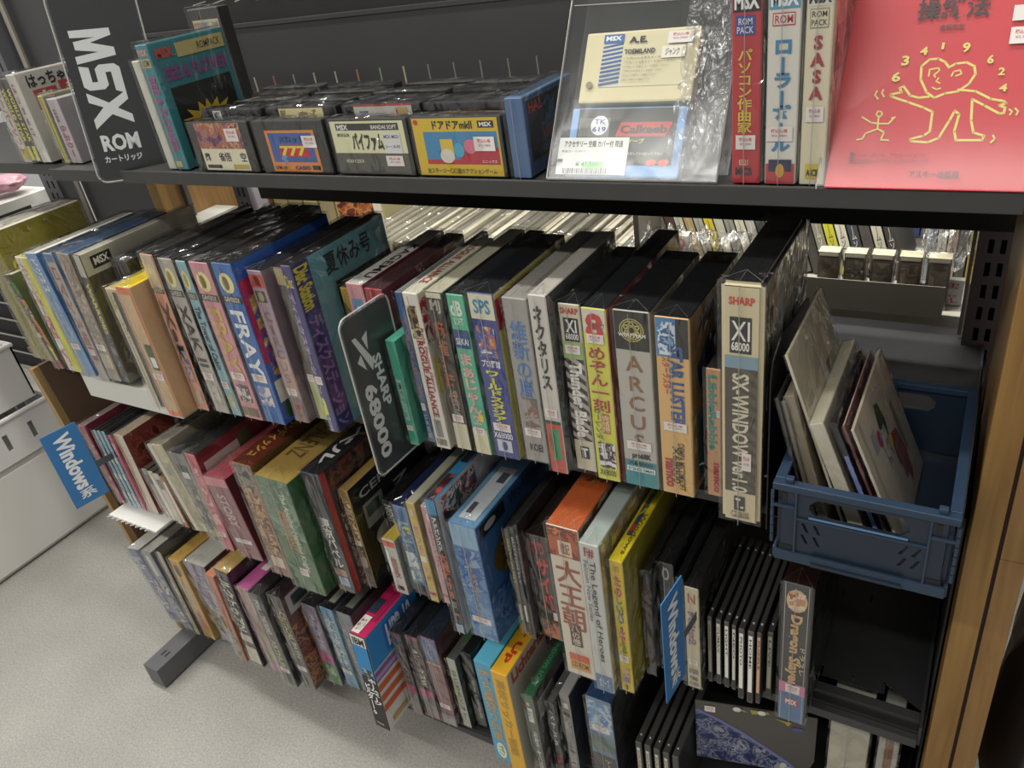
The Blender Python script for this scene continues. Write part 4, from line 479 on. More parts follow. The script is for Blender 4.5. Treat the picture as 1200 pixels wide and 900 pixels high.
(4,-0.3554,0.5698,0.0708,0.0357,0.16,0.1926,0,'deep blue topped box with sky and sea photo','#7088a0','#24446c','#4a4c4c',[('S',0,0.02,1,0.35,'A',('#6c94c0','#b0c4d4','#547ca8')),('S',0,0.4,1,0.55,'C','#6c7c74'),('S',0,0.6,1,1,'C','#45443f'),('S',0.12,0.28,0.88,0.33,'K'),('S',0.55,0.65,0.75,0.95,'T','トーキョー','#b8b8b0','d',0),('R',0.02,0.02,0.14,0.1,'C','#3a3c38'),('R',0.05,0.3,0.9,0.9,'A',('#4a4c4c','#5c5c5c','#3a3a3a'))],'boxes in the middle of the lowest shelf',1,'box'),
(1,-0.1825,0.628,0.9213,0.022,0.12,0.16,0,'red spined box with yellow katakana, first of the three upright boxes at the top right','#b8323c','#8c2c34','#c08868',[('S',0,0,1,0.2,'C','#202022'),('S',0.05,0.12,0.95,0.19,'T','MSX','#f0f0f0','h',0.04),('S',0.1,0.215,0.8,0.3,'C','#3c4c90'),('S',0.2,0.225,0.7,0.255,'T','ROM','#e0e0f0','h',0),('S',0.15,0.262,0.75,0.292,'T','PACK','#e0e0f0','h',0),('S',0.22,0.36,0.68,0.75,'T','パソコン作曲家','#e0c83c','v',0.02),('S',0.12,0.76,0.88,0.83,'K'),('S',0.25,0.88,0.6,0.91,'T','0321','#e0d8b0','h',0),('S',0.1,0.92,0.75,0.96,'T','MCS','#303030','h',0.05),('R',0,0.2,0.5,0.9,'C','#506858')],'boxes standing at the right of the top shelf',1,'box',None,None),
(1,-0.1565,0.628,0.9213,0.0235,0.12,0.16,0,'white spined box with blue katakana, middle of the three upright boxes at the top right','#dcdad0','#b8b8b0','#b0a898',[('S',0,0,1,0.2,'C','#5c98b8'),('S',0.05,0.12,0.95,0.19,'T','MSX','#f0f0f0','h',0.04),('S',0.12,0.215,0.85,0.27,'C','#c03c44'),('S',0.15,0.22,0.82,0.265,'C','#dcdad0'),('S',0.2,0.225,0.78,0.26,'T','ROM','#b83c44','h',0),('S',0.22,0.33,0.78,0.84,'T','ローラーボール','#3c84b4','v',0.035),('S',0,0.72,0.9,0.79,'K'),('S',0,0.9,1,1,'C','#b83840'),('S',0.1,0.88,0.9,0.94,'C','#283050'),('S',0.35,0.9,0.65,0.97,'E','#d8a040')],'boxes standing at the right of the top shelf',1,'box',None,None),
(1,-0.13,0.628,0.9213,0.0185,0.12,0.16,0,'cream spined box with crimson latin letters, right of the three upright boxes','#dcd4b8','#b8b4a0','#ccc4a8',[('S',0,0,1,0.2,'C','#d8d4c4'),('S',0.05,0.13,0.95,0.19,'T','MSX','#303038','h',0.04),('S',0.12,0.21,0.88,0.29,'C','#8c8878'),('S',0.15,0.214,0.85,0.286,'C','#dcd4b8'),('S',0.2,0.22,0.8,0.245,'T','ROM','#504c44','h',0),('S',0.18,0.255,0.82,0.28,'T','PACK','#504c44','h',0),('S',0.25,0.32,0.75,0.6,'T','SASA','#a8323c','v',0.04),('S',0.12,0.63,0.88,0.7,'K'),('S',0.2,0.9,0.8,0.97,'C','#d0c038'),('S',0.25,0.925,0.75,0.96,'T','ASCII','#202020','h',0.05),('R',0.1,0.1,0.5,0.2,'T','SASA','#a8323c','h',0.02),('R',0.1,0.3,0.3,0.5,'C','#4c4040'),('R',0.35,0.3,0.8,0.34,'C','#8c8878'),('R',0.35,0.38,0.8,0.42,'C','#8c8878'),('R',0,0.55,0.9,0.57,'C','#c8a840')],'boxes standing at the right of the top shelf',1,'box',None,None),
(1,-0.878,0.632,0.9213,0.022,0.115,0.145,0,'teal box with daisy photo on its cover and pink lettering on its spine','#3c8088','#2c5c60','#3c7c84',[('S',0.1,0.03,0.9,0.08,'T','MSX','#d8a090','h',0.04),('S',0.1,0.1,0.9,0.17,'C','#b8a878'),('S',0.2,0.11,0.8,0.16,'T','ROM','#403c30','h',0),('S',0.25,0.24,0.8,0.85,'T','BEE & FLOWER','#a04c80','d',0.02),('S',0.1,0.93,0.6,0.98,'C','#c8b860'),('R',0.06,0.04,0.28,0.12,'T','MSX','#d05040','h',0.04),('R',0.32,0.03,0.97,0.14,'C','#c0b478'),('R',0.6,0.055,0.92,0.115,'T','ROMPACK','#504c38','h',0),('R',0.1,0.19,0.95,0.3,'T','BEE & FLOWER','#8c4c84','h',0.02),('R',0.1,0.35,0.93,0.93,'C','#222622'),('R',0.12,0.5,0.88,0.78,'P','#c8a838',[(0.5,0),(0.56,0.25),(0.7,0.05),(0.7,0.3),(0.9,0.15),(0.8,0.4),(1,0.4),(0.88,0.6),(1,0.75),(0.7,0.8),(0.5,1),(0.35,0.8),(0.05,0.85),(0.2,0.6),(0,0.4),(0.2,0.4),(0.12,0.15),(0.32,0.3),(0.35,0.02),(0.45,0.25)]),('R',0.34,0.6,0.58,0.72,'E','#6c4a28'),('R',0.4,0.63,0.5,0.69,'E','#8c6838')],'boxes at the left of the top shelf',1,'box',None,None),
(1,-0.896,0.634,0.9213,0.014,0.02,0.128,0,'white cartridge box edge standing just left of the teal box','#c8c8bc','#b0b0a8','#c0c0b4',[],'boxes at the left of the top shelf',1,'box',None,None),
(1,-0.975,0.8,0.9213,0.06,0.02,0.165,0,'small packed item with a pale blue creature picture, behind the teal box','#3a3a3a','#4a4a48','#303030',[('S',0.08,0.08,0.95,0.4,'C','#c8c0a0'),('S',0.1,0.1,0.93,0.38,'A',('#c8c0a0','#7c98a0','#b87c5c','#c8b890'))],'boxes at the left of the top shelf',1,'box',None,None),
(1,-1.253,0.652,0.9213,0.02,0.12,0.115,0,'slim white case with red and yellow lettering, outermost on the top shelf left','#c0b8ac','#8c8880','#a8a098',[('S',0.2,0.1,0.8,0.9,'T','スーパーソフト','#a05050','d',0),('S',0.1,0.85,0.9,0.97,'C','#b8b040')],'boxes at the far left end of the top shelf',1,'box',None,None),
(1,-1.232,0.652,0.9213,0.0125,0.12,0.117,0,'slim black spined case with yellow lettering, left of the striped pair','#3c3a34','#6c6a64','#504c48',[('S',0.15,0.1,0.8,0.75,'T','WORLD STAR','#d0c438','d',0.02),('S',0.1,0.8,0.9,0.98,'C','#c8c038')],'boxes at the far left end of the top shelf',1,'box',None,None),
(1,-1.2185,0.652,0.9213,0.0125,0.12,0.117,0,'slim black spined case with yellow lettering, right of the striped pair','#3c3a34','#6c6a64','#504c48',[('S',0.15,0.1,0.8,0.75,'T','WORLD STAR','#d0c438','d',0.02),('S',0.1,0.8,0.9,0.98,'C','#c8c038')],'boxes at the far left end of the top shelf',1,'box',None,None),
(1,-1.205,0.652,0.9213,0.022,0.105,0.122,0,'white wide box with red square hiragana cover','#c8c4bc','#a8a49c','#c0bcb8',[('S',0.2,0.1,0.5,0.7,'T','はっちゃけ','#a04848','d',0),('R',0.12,0.03,0.85,0.18,'T','はっちゃけ','#303030','h',0.02),('R',0.15,0.2,0.5,0.42,'C','#b04844'),('R',0.2,0.22,0.45,0.4,'T','あ','#e0d8d0','h',0.03),('R',0.55,0.16,0.95,0.36,'C','#b04844'),('R',0.62,0.18,0.9,0.34,'T','や','#e0d8d0','h',0.03),('R',0.4,0.42,0.8,0.8,'P','#3c3a40',[(0,0.1),(0.3,0),(0.2,0.3),(0.4,0.6),(0.9,0.9),(0.8,1),(0.3,0.8),(0,0.5)]),('R',0.2,0.72,0.38,0.86,'C','#2c2c30'),('R',0.22,0.74,0.36,0.84,'T','5in1','#d8d8d8','h',0),('R',0.5,0.7,1,1,'C','#b8b03c'),('R',0.25,0.88,0.4,0.97,'T','R18','#505050','h',0)],'boxes at the far left end of the top shelf',1,'box',None,None),
(1,-1.142,0.648,0.9213,0.01,0.05,0.093,0,'thin olive yellow edged case leaning in front of the white wide box','#b8b058','#8c8868','#8c8878',[('S',0.4,0,0.6,1,'C','#5c5a40')],'boxes at the far left end of the top shelf',1,'box',None,None),
(1,-1.128,0.65,0.9213,0.024,0.06,0.088,0,'pale lilac small box with crimson scribble beside the black sign','#b8b0b4','#a8a4a4','#a09aa0',[('S',0.2,0.15,0.5,0.35,'T','品','#606060','h',0),('S',0.3,0.4,0.8,0.9,'T','らぶりー','#a03c60','d',0.02)],'boxes at the far left end of the top shelf',1,'box',None,None),
(1,-1.3,0.8,0.9213,0.13,0.09,0.12,0,'wrapped bundle lying behind the far left cases on the top shelf','#6c6c68','#7c7a74','#5c5c58',[('S',0.1,0.5,0.6,0.8,'C','#54508c')],'boxes at the far left end of the top shelf',1,'box',None,None),
(1,-0.388,0.628,0.9213,0.0185,0.1,0.073,0,'blue cartridge with dark aircraft label, turned box right of the yellow labelled cartridge','#4c6c98','#54708f','#3c5a80',[('R',0.06,0.06,0.96,0.82,'C','#22282a'),('R',0.3,0.1,0.92,0.78,'A',('#22282a','#2c5c78','#1c2428')),('R',0.08,0.08,0.35,0.22,'T','HAL','#a04040','h',0.02),('R',0.3,0.45,0.8,0.62,'T','H.E.R.O.','#8c3838','h',0.02)],None,1,'box','cartridge','game_cartridge')]
for r in BOXES: product(*r)
# ------------------------------------------------------------ top shelf
def cart(x, y, z, w, h, label, front, ops, group, col='#2c2c2e', d=.016, tilt=0):
    o = thing('game_cartridge', label, 'cartridge', (x, y, z), group); 
    if tilt: o.rotation_euler = (tilt, 0, 0)
    mb = MB(); m = mat(col, .45); mb.box(0, 0, 0, w, d, h, m, .0016); mb.build('cartridge_shell', o)
    if ops: apply_ops({'S': Face((0, 0, h), (1, 0, 0), (0, 0, -1), w, h), 'T': Face((0, d, h), (1, 0, 0), (0, -1, 0), w, d)}, ops, o)
    s_ = shell(o, w, d, h, FILM, amp=.0012, seed=int(x*999+y*777) % 50, seam=False, gap=.001)
    return o
C = lambda u0, v0, u1, v1, col: ('S', u0, v0, u1, v1, 'C', col)
T = lambda u0, v0, u1, v1, s, col, m='h', off=0: ('S', u0, v0, u1, v1, 'T', s, col, m, off)
cols4 = [(-.829, .102), (-.719, .105), (-.606, .103), (-.499, .104)]
FRONT = [
 ('black cartridge with purple and brown art label, leftmost of the front cartridges', [C(.13, .02, .87, .96, '#ddd8bc'), ('S', .13, .02, .87, .53, 'A', ('#6c3c5c', '#9c7068', '#a8583c', '#c09878', '#5c2c40')), T(.16, .6, .25, .78, '麻', '#2a2a2a', 'h', .01), T(.4, .6, .6, .78, '雀悟', '#2a2a2a', 'h', .01), T(.76, .6, .85, .78, '空', '#2a2a2a', 'h', .01), C(.16, .85, .4, .92, '#303030'), C(.6, .84, .85, .93, '#b8a84c'), ('S', .62, .13, .82, .38, 'K')]),
 ('dark cartridge with orange framed blue label and red sevens', [C(.16, .18, .86, .96, '#d8843c'), C(.2, .23, .82, .78, '#3c5ca0'), ('S', .3, .45, .75, .68, 'P', '#c03030', [(.1, 0), (.9, 0), (1, 1), (0, 1)]), T(.33, .47, .7, .66, '777', '#e0d050', 'h', .03), ('S', .3, .6, .42, .85, 'P', '#6c8cc0', [(.5, 0), (1, .3), (.6, .45), (.9, .6), (.3, 1), (.45, .6), (0, .5)]), T(.48, .85, .7, .92, 'CASIO', '#303060', 'h', .04), C(.73, .84, .84, .92, '#202020'), T(.19, .85, .36, .92, 'GPM-104', '#403020'), T(.35, .3, .7, .4, 'スロット', '#202c50', 'h', .01), ('S', .68, .28, .87, .5, 'K')]),
 ('grey cartridge with pale yellow label and slanted black katakana', [C(.03, .04, .96, .6, '#dcdcb4'), C(.1, .08, .3, .2, '#303030'), T(.12, .1, .26, .19, 'MSX', '#e8e8e0', 'h', .04), C(.3, .08, .9, .2, '#303030'), T(.56, .11, .88, .18, 'BANDAI SOFT', '#e0e0d8', 'h', .01), T(.1, .25, .26, .31, '銀河漂流', '#505040'), T(.28, .24, .68, .56, 'バイファム', '#2c2c28', 'h', .04), C(.03, .6, .96, .97, '#55554f'), T(.15, .71, .38, .77, '0201253', '#c8c8b8', 'h', .01), C(.69, .24, .9, .6, '#dcdcdc'), T(.7, .28, .88, .34, 'MSX MG3', '#505878'), T(.7, .45, .88, .51, 'シール付', '#505878'), ('S', .68, .64, .89, .82, 'K')]),
 ('yellow labelled cartridge with cartoon art on blue and red, in a clear sleeve', [C(.03, .02, .97, .97, '#d8b830'), C(.14, .24, .95, .78, '#4488b8'), C(.52, .5, .95, .78, '#b83040'), ('S', .14, .7, .55, .78, 'C', '#b83040'), T(.26, .06, .7, .2, 'ドアドアmkⅡ', '#2a2a28', 'h', .02), C(.76, .07, .93, .18, '#202020'), T(.78, .09, .91, .16, 'MSX', '#f0f0f0', 'h', .04), ('S', .32, .36, .46, .7, 'C', '#e0c040'), ('S', .3, .52, .46, .76, 'E', '#ded8c8'), ('S', .46, .42, .58, .66, 'E', '#50a8c8'), ('S', .58, .36, .72, .6, 'E', '#d87890'), T(.12, .84, .9, .93, '全ステージ一〇〇面のアクションゲーム', '#604c20'), ('S', .05, .04, .1, .12, 'E', '#c83c30'), T(.76, .7, .92, .75, 'エニックス', '#f0e0d8'), ('S', .7, .32, .92, .55, 'K')])]
for ci, (x, w) in enumerate(cols4):
    lab, ops = FRONT[ci]; cart(x, .628, SH1+.0008, w, .058, lab, None, ops, 'front row of game cartridges', '#33332f')
    nxt = [('black cartridge with small white logo box behind the purple art one', [C(.2, .02, .34, .2, '#d0d0cc'), T(.22, .04, .32, .18, 'MSX', '#202020', 'h', .02), T(.45, .1, .85, .17, 'Konami Game Club', '#8c8c88')]),
           ('dark cartridge with cream label behind the sevens one', [C(.18, .02, .82, .9, '#d8cc98'), ('S', .2, .05, .8, .4, 'A', ('#d8cc98', '#d8cc98', '#807048'))]),
           ('cartridge with grey white and red topped label behind the katakana one', [C(.15, .02, .9, .9, '#c0c0b8'), C(.15, .0, .9, .03, '#b04040'), C(.22, .1, .34, .35, '#4c6c94'), ('S', .7, .05, .85, .4, 'A', ('#b8a070', '#706050'))]),
           ('cartridge with orange label edge behind the yellow labelled one', [C(.15, .14, .9, .9, '#c8844c'), C(.7, .14, .9, .3, '#d8c8b0')])][ci]
    cart(x+.004, .652, SH1+.004, w-.002, .063, nxt[0], None, nxt[1], 'second row of game cartridges', '#222224')
    for j in range(4):
        cart(x+.003+.003*((j*7+ci) % 3), .676+.027*j, SH1+.0008, w-.004, .0625+.0015*((j*5+ci*3) % 4), ['dark', 'dusky', 'black', 'greyish'][j]+' wrapped cartridge in the '+['first', 'second', 'third', 'fourth'][ci]+' column, '+['third', 'fourth', 'fifth', 'last'][j]+' from its front', None, [C(0, 0, 1, .1, ['#3a3634', '#2c2c30', '#4a3c30', '#303430'][(j+ci) % 4])], 'cartridges filed behind in column '+['one', 'two', 'three', 'four'][ci], ['#222226', '#3c3a36', '#1c1c1e', '#484440'][(j*3+ci) % 4])
# black name card in a clear rigid sleeve, standing on the lip
def lettercard(name, label, loc, rot, W, H, col, ops, edge='#b8b8b4', group=None, t=.0016, rc=.008, clear=True):
    o = thing(name, label, 'sign', loc, group, rot)
    def rr(w, h, r, g=0):
        P = []
        for cx, cz, a0 in ((w-r, h-r, 0), (r, h-r, 90), (r, r, 180), (w-r, r, 270)):
            for k_ in range(6):
                an = math.radians(a0+18*k_); P.append((cx+r*math.cos(an), cz+r*math.sin(an)))
        return P
    mb = MB(); V, F = plate(rr(W, H, rc), [], t, lambda u, v, n: (u, n, v)); mb.mesh(V, F, mat(col, .5)); mb.build('card', o)
    if clear:
        mb = MB(); P = rr(W+.006, H+.006, rc+.003); P = [(p[0]-.003, p[1]-.003) for p in P]
        mb.tube([(p[0], t/2, p[1]) for p in P]+[(P[0][0], t/2, P[0][1])], .0011, mat(edge, .25)); mb.build('clear_edge', o)
        mb = MB(); V, F = plate(P, [], .0004, lambda u, v, n: (u, -.0012-n, v)); mb.mesh(V, F, CLEAR); mb.build('clear_sleeve', o)
    apply_ops({'S': Face((0, 0, H), (1, 0, 0), (0, 0, -1), W, H)}, ops, o, base=.0002)
    return o
def msx_logo(u0, v0, u1, v1, col):
    """block letters reading down the card, built as polygons: x runs down, y runs to the right"""
    P = []
    M_ = [(0, 0), (0, 1), (.07, 1), (.13, .45), (.19, 1), (.27, 1), (.33, 0), (.255, 0), (.225, .6), (.19, .05), (.11, .05), (.08, .6), (.07, 0)]
    S_ = [(.35, 0), (.56, 0), (.6, .12), (.6, .5), (.56, .62), (.43, .62), (.43, .76), (.62, .76), (.66, 1), (.39, 1), (.35, .88), (.35, .5), (.39, .38), (.52, .38), (.52, .24), (.37, .24)]
    X_ = [(.62, 0), (.72, 0), (.78, .33), (.9, 0), (1, 0), (.86, .5), (.97, 1), (.88, 1), (.8, .68), (.72, 1), (.63, 1), (.74, .5)]
    out = []
    for poly in (M_, S_, X_):
        out.append(('S', u0, v0, u1, v1, 'P', col, [(b_, a_) for a_, b_ in poly]))
    return out
ang0 = ang = math.atan2(.073, .060)
mc = lettercard('category_sign', 'black plastic category sign with white slanted letters and ROM at the top left', (-.997, .600, SH1-.012), (math.radians(-7), 0, ang), .094, .216, '#1e2023',
    msx_logo(.13, .18, .62, .71, '#e8e8e8')+[T(.14, .745, .62, .84, 'ROM', '#e8e8e8', 'h', .05), T(.12, .865, .6, .905, 'カートリッジ', '#e0e0e0', 'h', .02)])
def xlogo(u0, v0, u1, v1, col): return [('S', u0, v0, u1, v1, 'P', col, p) for p in ([(0, .1), (.35, .1), (.6, .45), (.45, .5)], [(.5, .5), (.65, .5), (1, .9), (.62, .9)], [(.6, .1), (1, .0), (.62, .4)], [(.0, 1), (.4, .6), (.38, .95)])]
dk = lettercard('category_sign', 'dark grey green plastic divider card with white lettering, jutting from the second shelf', (-.556, .522, .604), (0, 0, math.radians(88)), .074, .195, '#3a4040',
    [('S', .12, .12, .45, .36, 'P', '#e0e0e0', q) for q in ([(0, 0), (.25, 0), (1, .75), (.8, 1)], [(.6, .1), (1, .0), (.8, .45)], [(0, .6), (.3, .45), (.45, .9)])]+[T(.42, .28, .6, .62, 'SHARP', '#e4e4e4', 'd', .03), T(.1, .42, .36, .92, '68000', '#e4e4e4', 'd', .03)], rc=.009)
mb = MB(); mb.box(.06, .0020, .0, .09, .0030, .05, mat('#9a9a96', .3)); mb.build('card_tab', dk)
BLU = '#3878b4'
for loc, lb, rz, sz in (((-1.225, .474, .397), 'leftmost bright blue paper sign with white lettering at the left end of the third shelf', 78, (.056, .142)), ((-.205, .482, .432), 'right hand bright blue sign with white lettering between dark boxes on the third shelf', 84, (.044, .140))):
    o = lettercard('category_sign', lb, loc, (0, 0, math.radians(rz)), sz[0], sz[1], BLU, [T(.3, .06, .68, .8, 'Windows', '#e8ecf0', 'd', .03), T(.3, .81, .68, .93, '系', '#e8ecf0', 'v', .01)], rc=.001, clear=False, t=.001)
    mb = MB(); mb.box(sz[0]-.004, .0002, .05, sz[0]+.03, .0008, .062, mat('#4a5058', .3)); mb.build('card_tab', o)
mc.rotation_mode = 'ZYX'; mc.rotation_euler = (math.radians(-6), 0, ang0); mc.location = (-.995, .601, SH1-.006)
# ---- clear stand with two cartridges, leaning back
ang = math.radians(32)
cs = thing('display_case', 'clear plastic display case leaning back with a cream and a blue cartridge inside', 'display case', (-.3495, .6215, SH1+.0035), None, (-ang, 0, 0))
mb = MB(); w_, h_ = .156, .2
for a_ in ((0, 0, 0, w_, .0016, h_), (0, .03, 0, w_, .0316, h_), (0, 0, 0, w_, .031, .002), (0, 0, 0, .002, .031, h_), (w_-.002, 0, 0, w_, .031, h_)): mb.box(*a_, CLEAR)
mb.build('clear_shell', cs)
mb = MB(); mb.tube([(0, 0, 0), (w_, 0, 0), (w_, 0, h_), (0, 0, h_), (0, 0, 0)], .0011, mat('#8c8c8a', .2), 5); mb.tube([(.003, -.0006, .155), (w_-.003, -.0006, .150)], .0004, mat('#a0a0a0', .3), 4); mb.build('case_edge', cs)
mb = MB(); V = []; F = []
for j in range(25):
    for i in range(13):
        p = Vector((.108+.046*i/12, .004, .012+.185*j/24)); q = noise.noise(p*240)*.5+noise.noise(p*90)*.5; V.append((p.x, .006+.009*q, p.z))
for j in range(24):
    for i in range(12): a_ = j*13+i; F.append((a_, a_+1, a_+14, a_+13))
mb.mesh(V, F, CRUMPLE); mb.build('bubble_wrap', cs, True)
o = thing('game_cartridge', 'cream cartridge with blue striped label inside the clear display case', 'cartridge', (0, 0, 0)); cm = Matrix.Translation(Vector((-.3495, .6215, SH1+.0035))) @ Matrix.Rotation(-ang, 4, 'X')
o.matrix_world = cm @ Matrix.Translation(Vector((.016, .008, .070)))
mb = MB(); mb.box(0, 0, 0, .1055, .014, .063, mat('#d8cca4', .5), .002); mb.build('cartridge_shell', o)
st_ = [('S', .17, .17+.058*i, .35, .17+.058*i+.075, 'P', '#3c5890', [(0, .55), (1, 0), (1, .4), (0, .95)]) for i in range(10)]
apply_ops({'S': Face((0, 0, .063), (1, 0, 0), (0, 0, -1), .1055, .063)}, [C(.17, .07, .93, .78, '#d4caa6'), C(.17, .16, .35, .78, '#c8c8bc')]+st_+[C(.17, .05, .35, .17, '#3c68a8'), T(.19, .075, .33, .14, 'MSX', '#f0f0f0', 'h', .04), T(.4, .1, .56, .19, 'A.E.', '#202020', 'h', .05), T(.37, .27, .64, .34, 'TOEMILAND', '#2a2a28', 'h', .02)]+[T(.37, .38+.06*i, .88-.05*i, .41+.06*i, 'ご使用上の注意をよくお読みください', '#8c8468') for i in range(6)]+[C(.7, .26, .9, .42, '#e4e0cc'), T(.73, .29, .85, .39, 'ジャンク', '#505070'), ('S', .74, .07, .95, .23, 'K'), ('S', .06, .7, .12, .8, 'E', '#8c8058')], o)
o = thing('game_cartridge', 'blue cartridge with black label and white price label inside the clear display case', 'cartridge', (0, 0, 0)); o.matrix_world = cm @ Matrix.Translation(Vector((.012, .008, .004)))
mb = MB(); mb.box(0, 0, 0, .108, .012, .062, mat('#7aa4d8', .45), .002); mb.build('cartridge_shell', o)
apply_ops({'S': Face((0, 0, .062), (1, 0, 0), (0, 0, -1), .108, .062)}, [C(.07, .02, .93, .82, '#3a3a38'), C(.08, .15, .36, .42, '#6c6c68'), ('S', .19, .12, .35, .4, 'E', '#e0e0e4'), T(.22, .17, .32, .24, 'TK', '#4050a0'), T(.21, .28, .33, .35, '619', '#4050a0'), ('S', .42, .22, .9, .42, 'P', '#b84030', [(.08, 0), (1, 0), (.9, 1), (0, 1)]), T(.46, .26, .86, .38, 'Calkeeb', '#3a3030', 'h', .03), T(.44, .45, .68, .52, 'カルケーブ', '#c8b840', 'h', .02), ('S', .72, .74, .81, .83, 'E', '#d04030'), ('S', .82, .74, .91, .83, 'E', '#d04030'), T(.5, .64, .85, .69, '電源を切ってから抜いて下さい', '#c8c8c0')], o)
pl = MB(); V0 = (.0, -.0006, .0); pl.box(-.008, -.0012, .002, .060, -.0006, .035, mat('#e2e2de', .5)); pl.build('price_label', o)
apply_ops({'S': Face((-.008, -.0012, .035), (1, 0, 0), (0, 0, -1), .068, .033)}, [T(.08, .08, .92, .26, 'アクセサリー 空箱 カバー付 発送', '#38383c'), T(.05, .34, .4, .4, '商品コード 4512', '#909090'), C(.38, .64, .68, .84, '#90e088'), T(.28, .66, .62, .8, '¥ 41,500', '#388040', 'h', .01)]+[C(.1+.0235*i, .84, .1+.0235*i+(.008 if i % 3 else .014), .98, '#404040') for i in range(28)]+[C(.02, .6, .1, .68, '#404044')], o, base=.0001)
